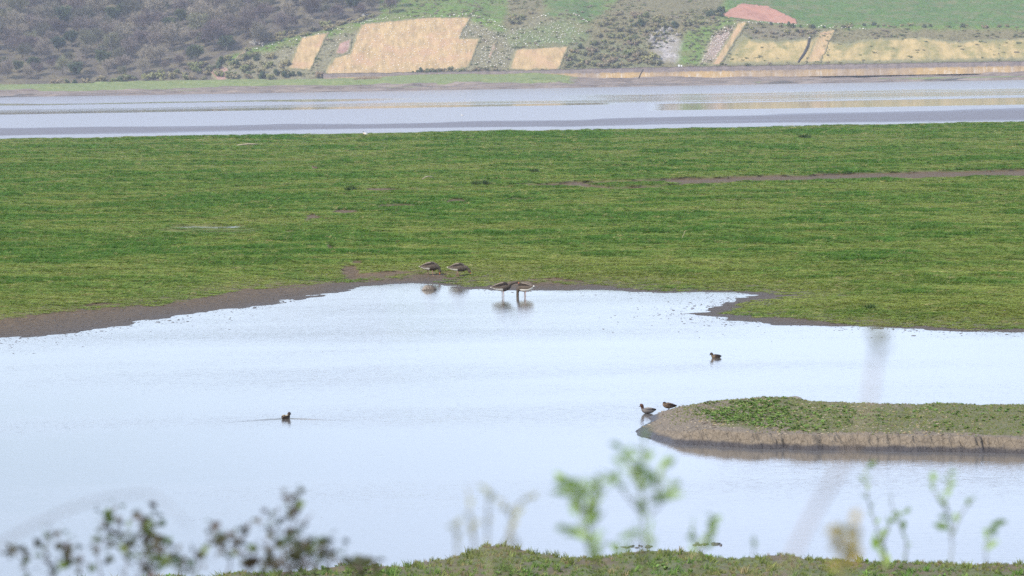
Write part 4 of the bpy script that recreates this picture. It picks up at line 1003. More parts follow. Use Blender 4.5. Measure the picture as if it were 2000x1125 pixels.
v, f = tube([(0, 0, 0), (.10, 0, .18), (.2, .05, .42)], [.012, .01, .006], 5)
P = ground(1329.0, 471.0, .3); tag(link("dead_stalk", py_mesh("dead_stalk", v, f, [M_DRIFT]), None, tuple(P)), "thin dead stalk leaning right in the grass right of centre", "stalk")
# dark tussocks that stand out of the marsh
TUS = [tuft_mesh(120 + i, 120, .5, .3, M_GRASS, .03) for i in range(2)]
M_TUS = simple("dark_rush", (0.06, 0.10, 0.022), (0.03, 0.06, 0.014), 4, .8, .2)
for q in TUS: q.materials.clear(); q.materials.append(M_TUS)
for i, (px_, py_, sx_, sz_, lab) in enumerate([(685, 374, .5, .36, "dark bushy tussock left of centre beside a thin mud streak"), (948, 363, .55, .25, "dark tussock at the left end of the mud channel, the more pointed of two"), (930, 364, .4, .22, "dark tussock at the left end of the mud channel, the lower of two"),
                                         (1045, 338, .45, .25, "small pointed tussock in the marsh above the mud channel"), (1700, 597, .22, .16, "dark leafy tussock on the turf spit by the lagoon"), (1572, 271, .7, .35, "little round bush on the marsh near the river")]):
    P = ground(np.float64(px_), np.float64(py_), .28); P[2] = marsh_fields(np.array([P[0]]), np.array([P[1]]))[0][0]
    o = link("grass_tussock", TUS[i % 2], None, tuple(P)); o.scale = (sx_ * 1.6, sx_ * 1.3, sz_ * 1.3); o.rotation_euler = (0, 0, i * 1.3)
    tag(o, lab, "tussock")
# low mud humps breaking the water off the near bank
for (a, b, w_, lab) in [(1238, 1068, .28, "flat dark mud hump in the water by the near bank"), (1384, 1064, .22, "thin line of mud breaking the water off the near bank")]:
    P = ground(np.float64(a), np.float64(b)); hv_, hf_ = [], []
    for q in range(16):
        mb = blob_mesh("lump", [], random.uniform(.02, .055), random.uniform(.02, .06), random.uniform(.010, .024), .25, 1, q + int(a)); b0 = len(hv_); c_ = (random.uniform(-1, 1) * w_, random.gauss(0, .08), 0)
        hv_ += [tuple(vv_.co[z_] + c_[z_] for z_ in range(3)) for vv_ in mb.vertices]; hf_ += [tuple(b0 + z_ for z_ in pp_.vertices) for pp_ in mb.polygons]; bpy.data.meshes.remove(mb)
    o = link("mud_hump", py_mesh("mud_hump", hv_, hf_, [M_CLOD]), None, (P[0], P[1], .0))
    tag(o, lab, "mud")

# ------------------------------------------------------------------ birds
def spline(st, k=4):
    st = np.array(st, float); n = len(st); out = []
    for i in range(n - 1):
        p0 = st[max(i - 1, 0)]; p1 = st[i]; p2 = st[i + 1]; p3 = st[min(i + 2, n - 1)]
        for j in range(k):
            t_ = j / k
            out.append(.5 * (2 * p1 + (p2 - p0) * t_ + (2 * p0 - 5 * p1 + 4 * p2 - p3) * t_ ** 2 + (3 * p1 - p0 - 3 * p2 + p3) * t_ ** 3))
    out.append(st[-1]); return np.array(out)
def loft(st, n=14, k=4, y0=0.0, rule=None):
    """one closed skin along stations (x, z, half height, half width[, y])"""
    s = spline(st, k); v, f, mi = [], [], []
    for i in range(len(s)):
        a = s[max(i - 1, 0)]; b = s[min(i + 1, len(s) - 1)]; tx, tz = b[0] - a[0], b[1] - a[1]; L = math.hypot(tx, tz) + 1e-9; nx_, nz_ = -tz / L, tx / L
        yo = y0 + (s[i][4] if s.shape[1] > 4 else 0)
        for j in range(n):
            q = 2 * math.pi * j / n; hh_, ww = max(s[i][2], .002), max(s[i][3], .002)
            v.append((s[i][0] + nx_ * math.sin(q) * hh_, yo + math.cos(q) * ww, s[i][1] + nz_ * math.sin(q) * hh_))
    m_ = len(s)
    for i in range(m_ - 1):
        for j in range(n):
            f.append((i * n + j, i * n + (j + 1) % n, (i + 1) * n + (j + 1) % n, (i + 1) * n + j))
            mi.append(rule((i + .5) / (m_ - 1), math.degrees(2 * math.pi * (j + .5) / n)) if rule else 0)
    f.append(tuple(range(n - 1, -1, -1))); mi.append(rule(0, 270) if rule else 0)
    f.append(tuple((m_ - 1) * n + j for j in range(n))); mi.append(rule(1, 0) if rule else 0)
    return v, f, mi
G_BODY = simple("goose_grey_brown", (0.115, 0.092, 0.072), (0.065, 0.052, 0.042), 26, .9, .15)
G_DARK = simple("goose_dark_back", (0.042, 0.033, 0.028), (0.022, 0.018, 0.016), 30, .9, .15)
G_WHITE = simple("goose_white", (0.80, 0.77, 0.68), (0.68, 0.64, 0.55), 10, .9, .15)
G_NECK = simple("goose_neck", (0.10, 0.08, 0.062), (0.06, 0.048, 0.038), 30, .9, .15)
G_BILL = simple("orange_bill", (0.62, 0.17, 0.06), (0.5, 0.12, 0.05), 10, .5, .4)
G_LEG = simple("pink_leg", (0.40, 0.24, 0.17), (0.32, 0.19, 0.14), 10, .6, .3)
G_EDGE = simple("goose_pale_edge", (0.19, 0.16, 0.125), (0.14, 0.115, 0.09), 20, .9, .15)
BLACK = simple("black_feather", (0.025, 0.023, 0.022), (0.015, 0.014, 0.014), 10, .7, .3)
def eyes(root, x, z, w, r=.006):
    for s_ in (-1, 1):
        link("eye", blob_mesh("eye", [BLACK], r, r, r, 0, 1), root, (x, s_ * w, z))
def goose(name, label, pos, rz, body, legs, bill, wing, eye=None, scale=1.0, legz=-.02, neck_t=.62, rump=.31):
    r = empty(name, tuple(pos), rz); r.scale = (scale,) * 3; tag(r, label, "goose", "geese by the lagoon")
    def rule(t_, a):
        if t_ > neck_t: return 2
        if a > 180 and t_ < rump and (a < 345 and a > 195): return 1
        if t_ < .04: return 1
        return 0
    body = [(a, b - .02 * (h > .07), h * 1.24, w_ * 1.15) for a, b, h, w_ in body]
    v, f, mi = loft(body, 16, 5, 0, rule)
    link("body", py_mesh("body", v, f, [G_BODY, G_WHITE, G_NECK], mi), r)
    for s_ in (-1, 1):
        st = [(a, b, h, w_, s_ * yo) for a, b, h, w_, yo in wing]
        v, f, mi = loft(st, 10, 4, 0, lambda t_, a: 1 if 215 < a < 325 and t_ > .3 else 0)
        link("wing", py_mesh("wing", v, f, [G_DARK, G_EDGE], mi), r)
    for (x, y, zt_, dx_) in legs:
        v, f = tube([(x, y, zt_), (x - .005, y, zt_ * .62), (x + dx_ * .4, y, zt_ * .5), (x + dx_, y, legz + .012)], [.024, .014, .011, .010], 7)
        lg = link("leg", py_mesh("leg", v, f, [G_LEG]), r)
        fv = [(x + dx_ - .03, y, legz + .012), (x + dx_ + .075, y - .04, legz + .004), (x + dx_ + .095, y, legz + .004), (x + dx_ + .075, y + .04, legz + .004), (x + dx_, y, legz + .03)]
        link("foot", py_mesh("foot", fv, [(0, 1, 4), (1, 2, 4), (2, 3, 4), (3, 0, 4), (0, 3, 2, 1)], [G_LEG]), lg)
    if bill:
        v, f, mi = loft(bill, 8, 3); link("bill", py_mesh("bill", v, f, [G_BILL]), r)
    if eye: eyes(r, *eye)
    return r
WING = [(.16, .36, .03, .012, .085), (.06, .385, .075, .03, .10), (-.10, .375, .07, .035, .095), (-.24, .345, .04, .03, .055), (-.38, .315, .010, .012, .02)]
def gpos(px, py, z=None):
    P = ground(np.float64(px), np.float64(py), .1)
    P[2] = float(marsh_fields(np.array([P[0]]), np.array([P[1]]))[0][0]); return P
def on_land(px, py):
    zz_ = .1
    for _ in range(6):
        P = ground(np.float64(px), np.float64(py), zz_); zz_ = float(marsh_fields(np.array([P[0]]), np.array([P[1]]))[0][0])
    P[2] = zz_; return P
GA = [(-.40, .30, .010, .03), (-.33, .302, .035, .055), (-.22, .315, .075, .085), (-.08, .335, .118, .115), (.06, .335, .125, .12), (.17, .305, .105, .10), (.245, .265, .07, .068), (.295, .22, .045, .042), (.318, .175, .036, .034), (.325, .145, .038, .034), (.325, .115, .036, .03), (.322, .09, .022, .02)]
goose("goose", "grazing goose with lowered head, the left one of two on the muddy bank", on_land(841, 538.5), -.08, GA, [(-.09, .045, .22, .0), (.07, -.045, .22, .01)], [(.323, .095, .018, .018), (.322, .055, .014, .014), (.318, .025, .006, .008)], WING, (.333, .13, .032))
GB = [(-.40, .31, .010, .03), (-.33, .308, .035, .055), (-.22, .32, .078, .085), (-.08, .335, .118, .115), (.06, .33, .122, .12), (.17, .305, .10, .10), (.25, .285, .068, .068), (.31, .25, .046, .042), (.35, .205, .038, .036), (.375, .165, .040, .036), (.392, .135, .034, .03), (.40, .12, .022, .02)]
goose("goose", "grazing goose with red bill, right one of two on the muddy bank", on_land(896, 539.5), -.12, GB, [(-.06, .045, .22, -.02), (-.03, -.045, .22, .03)], [(.398, .125, .018, .018), (.415, .098, .014, .014), (.425, .078, .006, .008)], WING, (.39, .155, .034))
GC = [(-.40, .31, .010, .03), (-.32, .31, .035, .055), (-.21, .325, .075, .085), (-.06, .345, .120, .115), (.06, .352, .122, .115), (.15, .372, .092, .088), (.215, .405, .06, .055), (.28, .432, .042, .038), (.345, .45, .036, .033), (.395, .462, .036, .033), (.435, .463, .038, .033), (.468, .450, .026, .023)]
WC = [(.15, .385, .03, .012, .08), (.05, .405, .075, .03, .10), (-.11, .385, .07, .035, .095), (-.25, .350, .04, .03, .055), (-.39, .318, .010, .012, .02)]
def in_water(px, py): return ground(np.float64(px), np.float64(py), 0.0)
goose("goose", "goose wading in the lagoon with its neck stretched out to the right", in_water(983, 580), -.05, GC, [(-.035, .04, .24, .0), (.02, -.045, .24, .0)], [(.463, .452, .020, .020), (.50, .43, .015, .015), (.535, .408, .006, .008)], WC, (.445, .47, .033), 1.0, -.09)
GD = [(-.38, .335, .010, .03), (-.31, .325, .05, .06), (-.20, .315, .095, .10), (-.06, .325, .125, .12), (.06, .32, .118, .115), (.15, .285, .09, .085), (.205, .235, .058, .054), (.235, .18, .042, .038), (.245, .12, .036, .033), (.248, .06, .036, .032), (.248, .0, .035, .03), (.248, -.06, .02, .02)]
goose("goose", "goose wading with its head plunged under water, turned away to the left", in_water(1024, 579.5), math.radians(148), GD, [(-.08, .05, .22, .0), (.03, -.06, .22, .0)], None, WING, None, 1.0, -.09, .60, .43)

D_BROWN = simple("duck_mottled_brown", (0.14, 0.098, 0.065), (0.06, 0.042, 0.03), 60, .9, .15)
D_BUFF = simple("duck_buff", (0.20, 0.145, 0.095), (0.12, 0.085, 0.055), 40, .9, .15)
D_DARK = simple("duck_dark_brown", (0.062, 0.045, 0.035), (0.03, 0.022, 0.018), 40, .9, .15)
D_GREY = simple("duck_grey_flank", (0.17, 0.155, 0.145), (0.11, 0.10, 0.095), 60, .9, .15)
D_HEAD = simple("duck_chestnut_head", (0.085, 0.04, 0.025), (0.045, 0.025, 0.018), 25, .8, .2)
D_CREAM = simple("duck_cream", (0.42, 0.36, 0.22), (0.34, 0.29, 0.18), 10, .9, .15)
D_BILL = simple("dark_bill", (0.045, 0.045, 0.05), (0.03, 0.03, 0.035), 10, .5, .4)
def duck(label, pos, rz, body, mats, rule, bill, wing, wmats, wrule=None, scale=1.0, eye=None, legs=(), extra=None, cat="duck", name="duck", group="ducks on the lagoon"):
    r = empty(name, tuple(pos), rz); r.scale = (scale,) * 3; tag(r, label, cat, group)
    v, f, mi = loft(body, 14, 5, 0, rule); link("body", py_mesh("body", v, f, mats, mi), r)
    for s_ in (-1, 1):
        v, f, mi = loft([(a, b, h, w_, s_ * yo) for a, b, h, w_, yo in wing], 10, 4, 0, wrule); link("wing", py_mesh("wing", v, f, wmats, mi), r)
    if bill:
        v, f, mi = loft(bill, 8, 3); link("bill", py_mesh("bill", v, f, [D_BILL]), r)
    for (x, y, z0, z1) in legs:
        v, f = tube([(x, y, z0), (x, y, z1 + .005)], [.008, .006], 6); lg = link("leg", py_mesh("leg", v, f, [D_BILL]), r)
        link("foot", py_mesh("foot", [(x - .01, y, z1 + .006), (x + .035, y - .02, z1 + .002), (x + .035, y + .02, z1 + .002), (x, y, z1 + .015)], [(0, 1, 3), (1, 2, 3), (2, 0, 3), (0, 2, 1)], [D_BILL]), lg)
    if eye: eyes(r, *eye, r=.004)
    return r
# drake by the island
DM = [(-.175, .075, .006, .012), (-.14, .072, .022, .03), (-.08, .062, .05, .055), (0, .058, .062, .066), (.06, .06, .06, .06), (.10, .078, .046, .042), (.118, .112, .032, .030), (.126, .142, .034, .032), (.136, .168, .040, .036), (.152, .178, .038, .034), (.172, .172, .024, .022)]
duck("grey drake with a dark chestnut head and white flank line beside the island tip", in_water(1266, 807.5), math.radians(187), DM, [D_GREY, D_HEAD, D_CREAM, BLACK],
     lambda t_, a: 1 if t_ > .60 else (3 if t_ < .10 else (2 if t_ < .20 and 195 < a < 345 else 0)), [(.165, .168, .014, .016), (.185, .158, .008, .014), (.205, .152, .004, .01)],
     [(.07, .09, .02, .01, .048), (.0, .103, .028, .018, .052), (-.08, .096, .024, .016, .045), (-.17, .088, .006, .006, .018)], [D_GREY, G_WHITE, D_DARK], lambda t_, a: 1 if 250 < a < 292 and .15 < t_ < .72 else (2 if t_ > .7 else 0), .98, (.152, .178, .025))
# hen standing on the island edge, head drawn in
def on_island(px, py):
    zz_ = .05
    for _ in range(8):
        P = ground(np.float64(px), np.float64(py), zz_); zz_ = max(0.0, float(island_z(np.array([P[0]]), np.array([P[1]]))[0][0]))
    P[2] = zz_; return P
DF = [(-.165, .085, .006, .014), (-.13, .088, .022, .03), (-.07, .092, .046, .05), (0, .098, .062, .062), (.06, .105, .062, .058), (.095, .122, .048, .046), (.105, .148, .034, .034), (.10, .168, .030, .029), (.10, .18, .018, .018)]
duck("brown duck resting with its head tucked in on the tip of the island", on_island(1307, 801), math.radians(190), DF, [D_BROWN, D_BUFF, D_DARK],
     lambda t_, a: 2 if t_ > .74 else (1 if 200 < a < 340 and t_ > .2 else (2 if t_ < .25 else 0)), [(.09, .155, .010, .014), (.055, .150, .007, .012), (.03, .147, .004, .008)],
     [(.06, .12, .02, .01, .045), (.0, .127, .03, .018, .05), (-.08, .112, .024, .016, .04), (-.17, .092, .006, .006, .016)], [D_DARK, D_BROWN], lambda t_, a: 1 if 200 < a < 340 and t_ < .5 else 0, 1.0, None, [(.0, .022, .05, 0), (.01, -.022, .05, 0)])
DS = [(-.15, .055, .006, .014), (-.12, .052, .022, .032), (-.07, .045, .048, .055), (0, .042, .06, .066), (.06, .048, .056, .058), (.09, .066, .042, .042), (.105, .092, .034, .032), (.115, .114, .035, .033), (.13, .126, .037, .033), (.150, .121, .031, .027), (.164, .113, .017, .016)]
DSW = [(.06, .07, .02, .01, .048), (.0, .082, .03, .018, .052), (-.08, .074, .024, .016, .042), (-.15, .062, .006, .006, .016)]
drule = lambda t_, a: 2 if t_ > .62 and a < 180 else (1 if t_ > .42 else 0)
duck("small brown duck swimming alone right of centre, bill pointing left", in_water(1398.5, 699) - np.array([0, 0, .018]), math.radians(205), DS, [D_BROWN, D_BUFF, D_DARK], drule, [(.157, .112, .012, .014), (.178, .102, .007, .012), (.198, .096, .004, .009)], DSW, [D_DARK], None, .98, (.142, .125, .024))
duck("small dark duck swimming away on the left side of the lagoon", in_water(558.5, 818) - np.array([0, 0, .018]), math.radians(58), [(a, b, c_, d_2) for a, b, c_, d_2 in DS], [D_BROWN, D_BUFF, D_DARK], lambda t_, a: 2 if t_ > .6 else 0, [(.157, .112, .012, .014), (.178, .102, .007, .012), (.198, .096, .004, .009)], DSW, [D_DARK, D_CREAM], lambda t_, a: 1 if 205 < a < 300 and .3 < t_ < .7 else 0, .95, (.142, .125, .024))
# shelduck on the marsh edge
G_CHEST = simple("chestnut_band", (0.3, 0.12, 0.06), (0.22, 0.09, 0.05), 10, .9, .15)
P = on_land(713.5, 266.0)
zsh = P[2]
SH = [(-.26, .20, .008, .02), (-.2, .205, .035, .05), (-.1, .215, .08, .085), (0, .225, .10, .095), (.09, .24, .092, .08), (.14, .275, .06, .055), (.165, .33, .04, .036), (.175, .385, .036, .032), (.19, .42, .04, .034), (.215, .425, .034, .028), (.235, .415, .018, .018)]
r = duck("white shelduck with a dark head standing at the far marsh edge", tuple(P), math.radians(190), SH, [G_WHITE, BLACK, G_CHEST], lambda t_, a: 1 if t_ > .66 or t_ < .06 else (2 if .42 < t_ < .5 else 0), [(.23, .418, .016, .018), (.27, .405, .01, .016), (.3, .40, .006, .012)],
     [(.08, .26, .03, .012, .07), (0, .275, .045, .02, .08), (-.12, .25, .035, .018, .065), (-.25, .215, .008, .008, .02)], [BLACK, G_WHITE], lambda t_, a: 0 if 30 < a < 150 else 1, 1.05, (.2, .43, .032), [(.0, .04, .15, 0), (.01, -.04, .15, 0)], None, "shelduck", "shelduck", "birds of the estuary")
r.children[-1]
# pale brown bird crouching in the grass
P = on_land(615, 331)
duck("pale buff bird crouching in the short marsh grass at upper left", tuple(P), math.radians(160), [(-.22, .08, .008, .02), (-.15, .085, .04, .05), (-.05, .09, .08, .08), (.05, .10, .085, .08), (.12, .13, .055, .05), (.15, .18, .036, .034), (.165, .21, .034, .03), (.185, .21, .02, .02)], [D_BUFF, D_BROWN, G_EDGE], lambda t_, a: 1 if a < 180 else 2,
     [(.18, .21, .012, .012), (.21, .205, .006, .008), (.24, .20, .003, .004)], [(.06, .13, .025, .01, .06), (0, .145, .04, .02, .07), (-.1, .12, .03, .018, .055), (-.22, .09, .008, .008, .02)], [D_BROWN], None, 1.1, None, [(0, .03, .04, -.01), (0.01, -.03, .04, -.01)], None, "wader", "wader", "birds of the estuary")
# gulls far out on the mud and the water
GU = [(-.24, .10, .006, .02), (-.16, .10, .03, .04), (-.05, .095, .07, .07), (.05, .10, .075, .068), (.11, .125, .05, .045), (.135, .165, .036, .034), (.15, .195, .038, .034), (.175, .195, .026, .024), (.185, .19, .012, .014)]
GW = [(.08, .12, .03, .012, .055), (0, .135, .045, .02, .065), (-.12, .12, .03, .018, .045), (-.3, .105, .006, .006, .015)]
M_GULLG = simple("gull_grey", (0.40, 0.41, 0.43), (0.34, 0.35, 0.37), 10, .9, .15)
for i, (px_, py_, rz_, lab) in enumerate([(903, 226.5, 170, "white gull standing on the pale mud at the centre of the river"), (592.5, 202.5, 20, "white gull on the river at left, under the matting strip"), (919.5, 196, 185, "white gull on the far river, the right one of a pair"), (908, 195.5, 10, "white gull on the far river, the left one of a pair"), (1150, 191, 30, "white gull alone on the far river right of centre"), (474, 265.5, 160, "white gull beside the left edge of the marsh")]):
    P = ground(np.float64(px_), np.float64(py_), -1.95) if i != 5 else on_land(px_, 268.0)
    duck(lab, tuple(P), math.radians(rz_), GU, [G_WHITE], None, [(.18, .19, .012, .012), (.205, .185, .008, .009), (.225, .175, .003, .005)], GW, [M_GULLG, BLACK], lambda t_, a: 1 if t_ > .8 else 0, 1.25, (.165, .2, .034), [(0, .03, .06, -.04), (.01, -.03, .06, -.04)], None, "gull", "gull", "gulls on the river")

# ------------------------------------------------------------------ out-of-focus plants on the bank close to the camera
def leaf_mat(name, a, b):
    t = NT(name); oi = t.new("ShaderNodeObjectInfo"); c = t.ramp(oi.outputs['Random'], [(0, a), (1, b)])
    t.color(c); t.rough(.5); t.b.inputs['Specular IOR Level'].default_value = .35
    tr = t.new("ShaderNodeBsdfTranslucent"); t.l.new(c, tr.inputs['Color']); ms = t.new("ShaderNodeMixShader"); ms.inputs[0].default_value = .35
    t.l.new(t.b.outputs[0], ms.inputs[1]); t.l.new(tr.outputs[0], ms.inputs[2]); t.l.new(ms.outputs[0], t.out.inputs['Surface'])
    return t.m
L_BRAM = leaf_mat("bramble_leaf", (0.045, 0.058, 0.022), (0.095, 0.06, 0.045))
L_BRAMG = leaf_mat("bramble_young_leaf", (0.08, 0.13, 0.02), (0.11, 0.15, 0.03))
L_WIL = leaf_mat("willow_leaf", (0.165, 0.27, 0.04), (0.23, 0.33, 0.07))
L_DRY = leaf_mat("dry_leaf", (0.30, 0.27, 0.09), (0.26, 0.27, 0.10))
L_YEL = leaf_mat("yellow_leaf", (0.36, 0.25, 0.035), (0.25, 0.22, 0.03))
L_PINK = leaf_mat("pink_stem", (0.36, 0.25, 0.22), (0.40, 0.29, 0.25))
S_GREEN = simple("green_stem", (0.14, 0.15, 0.06), (0.10, 0.09, 0.05), 20, .7)
S_BRAM = simple("bramble_stem", (0.11, 0.075, 0.055), (0.06, 0.045, 0.035), 20, .7)
S_DRY = simple("dry_stem", (0.26, 0.235, 0.12), (0.19, 0.165, 0.08), 20, .8)
S_PINK = simple("pinkish_stem", (0.28, 0.22, 0.165), (0.22, 0.17, 0.125), 20, .8)
def leaf_mesh(name, w, mat):
    v = [(0, 0, 0), (-w * .8, .3, .05), (0, .3, -.02), (w * .8, .3, .05), (-w, .55, .05), (0, .6, -.01), (w, .55, .05), (0, 1, -.06)]
    f = [(0, 2, 1), (0, 3, 2), (1, 2, 5, 4), (2, 3, 6, 5), (4, 5, 7), (5, 6, 7)]
    return py_mesh(name, v, f, [mat])
def plant(name, label, cat, D, stems, leafmat, stemmat, w=.2, ll=.03, per=.018, sr=.0025, t0=.15, spread=.6, seed=1, group=None, young=None, dense=1, taper=.85, off=0.0):
    r_ = random.Random(seed)
    base = at_depth(np.float64(stems[0][0][0]), np.float64(stems[0][0][1]), D); bz = float(bank_z(np.array([base[0]]), np.array([D]))[0][0])
    root = empty(name, (base[0], D, bz)); tag(root, label, cat, group); o_ = np.array([base[0], D, bz])
    lm = leaf_mesh("leaf", w, leafmat); lm2 = leaf_mesh("leaf", w, young) if young else lm
    for si, s in enumerate(stems):
        dj = r_.uniform(-.25, .25) * D * .06
        pts = [at_depth(np.float64(a), np.float64(b), D + dj + .02 * D * (i / max(len(s) - 1, 1)) * r_.uniform(-1, 1)) - o_ for i, (a, b) in enumerate(s)]
        sp_ = spline([tuple(p) for p in pts], 4) if len(pts) > 1 else np.array(pts)
        if s[0][1] > 1085:                     # runs down to the ground
            gx = pts[0].copy(); gx[0] += r_.uniform(-.03, .03); gx[2] = float(bank_z(np.array([gx[0] + o_[0]]), np.array([gx[1] + o_[1]]))[0][0]) - bz - .03
            sp_ = np.concatenate([[gx, gx * .6 + pts[0] * .4], sp_])
        rad = [sr * (1.25 - taper * i / (len(sp_) - 1)) for i in range(len(sp_))]
        v, f = tube([tuple(p) for p in sp_], rad, 6); link("stem", py_mesh("stem", v, f, [stemmat]), root)
        sp2 = spline([tuple(p) for p in pts], 6) if len(pts) > 1 else np.array(pts)
        seg = np.r_[0, np.cumsum(np.linalg.norm(np.diff(sp2, axis=0), axis=1))]; L = seg[-1]; q = L * t0; side = 1
        while q <= L:
            p = np.array([np.interp(q, seg, sp2[:, i]) for i in range(3)]); q2 = max(q - .01, 0); p0 = np.array([np.interp(q2, seg, sp2[:, i]) for i in range(3)])
            tg = Vector(p - p0); tg = tg.normalized() if tg.length > 1e-6 else Vector((0, 0, 1))
            for _ in range(dense):
                d = (tg * r_.uniform(.4, 1.0) + Vector((side * r_.uniform(.3, 1), r_.uniform(-.7, .7), r_.uniform(-.3, .4))) * spread).normalized()
                if q > L - per * .6: d = (tg + Vector((r_.uniform(-.2, .2), 0, 0))).normalized()
                mt = lm2 if (young and r_.random() < .22) else lm
                lo = link("leaf", mt, root); s_ = ll * r_.choice((.4, .65, .9, 1.1, 1.35)) * r_.uniform(.85, 1.15)
                qt = d.to_track_quat('Y', 'Z') @ Matrix.Rotation(r_.uniform(-1.5, 1.5), 3, 'Y').to_quaternion()
                lo.matrix_local = Matrix.LocRotScale(Vector(p) + Vector((r_.gauss(0, off), r_.gauss(0, off), r_.gauss(0, off))), qt, Vector((s_, s_, s_))); side = -side
            q += per * r_.uniform(.7, 1.3)
    return root
plant("bramble", "dark arching bramble spray in front of the lagoon at lower left", "bramble", 8.0,
      [[(600, 1130), (590, 1090), (578, 1050), (572, 1010), (571, 968)], [(588, 1120), (610, 1075), (640, 1062), (652, 1070)], [(560, 1125), (556, 1085), (535, 1048), (528, 1015)], [(500, 1130), (465, 1075), (478, 1050), (492, 1025)],
       [(440, 1130), (450, 1095), (430, 1070), (425, 1045), (436, 1050)], [(380, 1130), (392, 1085), (410, 1055), (430, 1048)], [(520, 1110), (520, 1085), (548, 1060), (560, 1045)], [(610, 1125), (624, 1100), (632, 1080), (648, 1072)], [(545, 1125), (575, 1100), (600, 1085), (606, 1055)], [(350, 1132), (345, 1090), (338, 1085)],
       [(480, 1130), (498, 1100), (520, 1095), (540, 1100)], [(575, 1130), (560, 1110), (575, 1085), (588, 1070)]],
      L_BRAM, S_BRAM, .34, .019, .0085, .0016, .1, 1.0, 3, None, L_BRAMG, 2, off=.012)
plant("bramble", "dark bramble clump at the left edge with upright leafy tips", "bramble", 8.5,
      [[(290, 1130), (296, 1080), (300, 1045), (293, 1010)], [(296, 1120), (308, 1085), (314, 1060)], [(270, 1130), (282, 1090), (284, 1040), (290, 1015)], [(240, 1135), (250, 1080), (240, 1040)], [(200, 1135), (190, 1075), (215, 1030), (222, 990)], [(160, 1135), (150, 1090), (120, 1060)], [(110, 1135), (90, 1080), (100, 1030)], [(60, 1135), (40, 1090), (20, 1070)], [(290, 1132), (284, 1105), (296, 1095)]],
      L_BRAM, S_BRAM, .34, .019, .009, .0016, .1, 1.0, 5, None, L_BRAMG, 2, off=.012)
plant("bramble", "faint low bramble tuft just left of the near grass bank", "bramble", 8.5, [[(690, 1130), (688, 1108), (680, 1090)], [(700, 1130), (706, 1110), (712, 1092)], [(725, 1130), (735, 1105), (742, 1090)]], L_BRAM, S_BRAM, 0.4, .022, .009, .0018, .1, .8, 6, None, L_BRAMG)
plant("bramble_arch", "blurred grey bramble arch reaching in from the left edge", "bramble", 4.6, [[(-90, 1130), (20, 1050), (160, 985), (285, 964), (325, 985), (352, 1010), (372, 1028)]], L_DRY, simple("grey_stem", (0.16, 0.15, 0.15), (0.12, 0.11, 0.11), 20, .8), .2, .012, .5, .0011, .3, .6, 7)
plant("withered_stalks", "pale blurred withered stalks left of the green shoots", "stalks", 6.0, [[(985, 1130), (1000, 1040), (1010, 990), (1040, 968)], [(930, 1130), (925, 1050), (918, 1000), (913, 950)], [(955, 1130), (952, 1050), (954, 990), (954, 952)], [(895, 1130), (892, 1060), (888, 1018)], [(1010, 1130), (1012, 1070), (1005, 1048)], [(960, 1130), (975, 1080), (1000, 1025), (985, 985), (970, 975)]],
      L_DRY, S_DRY, .2, .017, .016, .0019, .3, .5, 8)
plant("willow_shoot", "bright green blurred shoot with forked leafy top, left of the tallest shoot", "plant", 6.0, [[(1165, 1130), (1140, 1035), (1138, 990), (1133, 940)], [(1150, 1050), (1155, 1000), (1165, 970), (1172, 940)], [(1140, 1000), (1125, 970), (1108, 960)], [(1150, 1060), (1130, 1045), (1102, 1036)], [(1170, 1128), (1162, 1080), (1156, 1055)]], L_WIL, S_GREEN, .16, .029, .0066, .0015, .2, .65, 9, off=.004)
plant("willow_shoot", "tallest blurred green shoot with branching leafy sprays before the island tip", "plant", 6.0, [[(1258, 1130), (1258, 1040), (1252, 960), (1254, 910), (1260, 858)], [(1252, 960), (1240, 925), (1225, 898), (1216, 888)], [(1254, 990), (1285, 955), (1290, 925), (1300, 912)], [(1256, 1010), (1225, 968), (1205, 945), (1192, 930)], [(1270, 1005), (1290, 985), (1305, 955)], [(1258, 1080), (1242, 1055), (1238, 1035)], [(1262, 1088), (1270, 1060), (1272, 1045)]], L_WIL, S_GREEN, .16, .028, .0068, .0015, .34, .6, 10, off=.004)
plant("willow_shoot", "short blurred green shoot with two tips right of the tallest shoot", "plant", 7.4, [[(1362, 1130), (1360, 1070), (1356, 1045), (1352, 1022)], [(1362, 1075), (1380, 1050), (1396, 1012)], [(1366, 1090), (1378, 1062), (1388, 1050)]], L_WIL, S_GREEN, .17, .026, .009, .0013, .3, .45, 11)
plant("willow_shoot", "single slim blurred green spike between the shoots and the pinkish stem", "plant", 7.4, [[(1472, 1130), (1472, 1080), (1473, 1048)]], L_WIL, S_GREEN, .18, .02, .013, .0014, .4, .2, 12)
plant("willow_shoot", "blurred green shoot below the island tip in the near grass", "plant", 8.0, [[(1205, 1130), (1204, 1085), (1200, 1060)], [(1212, 1130), (1214, 1090), (1222, 1066)]], L_WIL, S_GREEN, .17, .026, .010, .0013, .3, .45, 13)
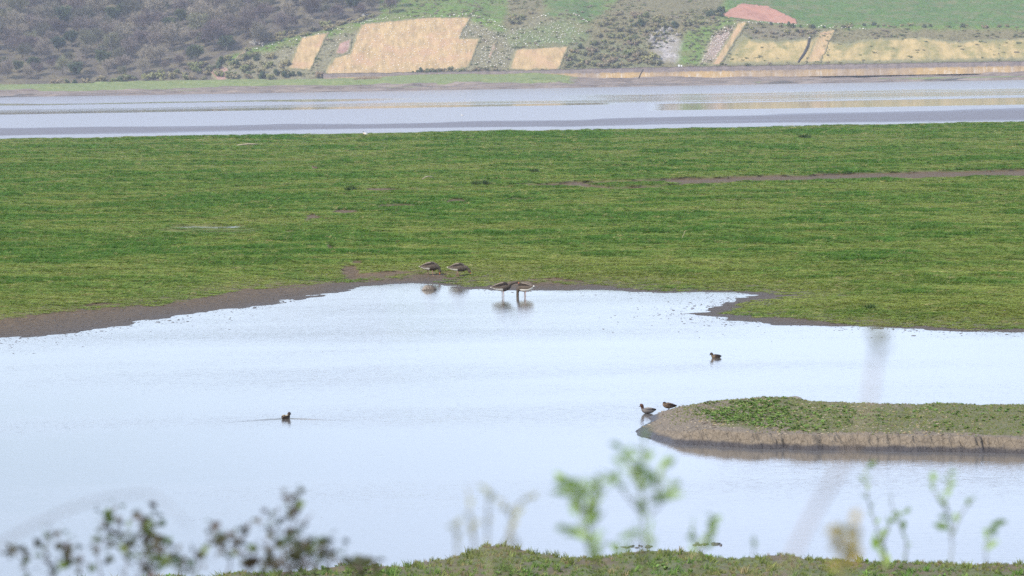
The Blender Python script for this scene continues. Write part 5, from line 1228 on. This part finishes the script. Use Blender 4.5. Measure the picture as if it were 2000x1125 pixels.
plant("dead_plant", "very blurred pinkish stem leaning to the right with a tan head above", "plant", 3.2, [[(1530, 1135), (1555, 1070), (1590, 1000), (1640, 915), (1690, 815), (1704, 740), (1712, 690), (1716, 640)]], L_DRY, S_PINK, .3, .02, .007, .0013, .84, .35, 14, taper=-.15)
plant("yellow_shoot", "blurred yellow-brown leafy tip at lower right", "plant", 4.6, [[(1640, 1135), (1648, 1090), (1640, 1050), (1625, 1030)], [(1652, 1130), (1660, 1070), (1668, 1020)], [(1645, 1132), (1640, 1105), (1655, 1085)]], L_YEL, S_GREEN, .24, .02, .0075, .0017, .2, .45, 15)
plant("leafy_spray", "green leafy spray at the right edge of the view, hanging leaves in a row", "plant", 9.0, [[(1740, 1135), (1722, 1060), (1702, 1000), (1692, 950), (1694, 905)], [(1735, 1130), (1716, 1075), (1708, 1055)], [(1760, 1135), (1770, 1060), (1745, 1000), (1738, 960)], [(1725, 1060), (1740, 1020), (1765, 1000)]], L_WIL, S_GREEN, .24, .03, .02, .0018, .2, .6, 16)
plant("leafy_spray", "green leafy spray beyond the right edge, tallest there", "plant", 8.0, [[(1850, 1135), (1860, 1060), (1848, 980), (1856, 920)], [(1856, 1050), (1880, 1000), (1900, 975)], [(1930, 1135), (1925, 1070), (1940, 1020)], [(1852, 1000), (1830, 970), (1822, 940)]], L_WIL, S_GREEN, .22, .028, .018, .0016, .3, .55, 17)

# ------------------------------------------------------------------ haze
bm = bmesh.new(); bmesh.ops.create_cube(bm, size=1)
for q in bm.verts: q.co = Vector((q.co.x * 3400, q.co.y * 3800 + 1750, q.co.z * 113 + 51))
me = bpy.data.meshes.new("haze"); bm.to_mesh(me); bm.free()
hm = bpy.data.materials.new("haze"); hm.use_nodes = True; hn = hm.node_tree.nodes; hn.clear()
ho = hn.new("ShaderNodeOutputMaterial"); hv = hn.new("ShaderNodeVolumePrincipled"); hv.inputs['Density'].default_value = 0.0001; hv.inputs['Color'].default_value = (0.78, 0.85, 1.0, 1); hv.inputs['Anisotropy'].default_value = 0.2
hm.node_tree.links.new(hv.outputs[0], ho.inputs['Volume']); me.materials.append(hm)
tag(link("haze", me), "pale spring haze over the estuary", "haze", kind='stuff')
print("trees", ntree, "shrubs", NS, "zmax hill", Zh.max())
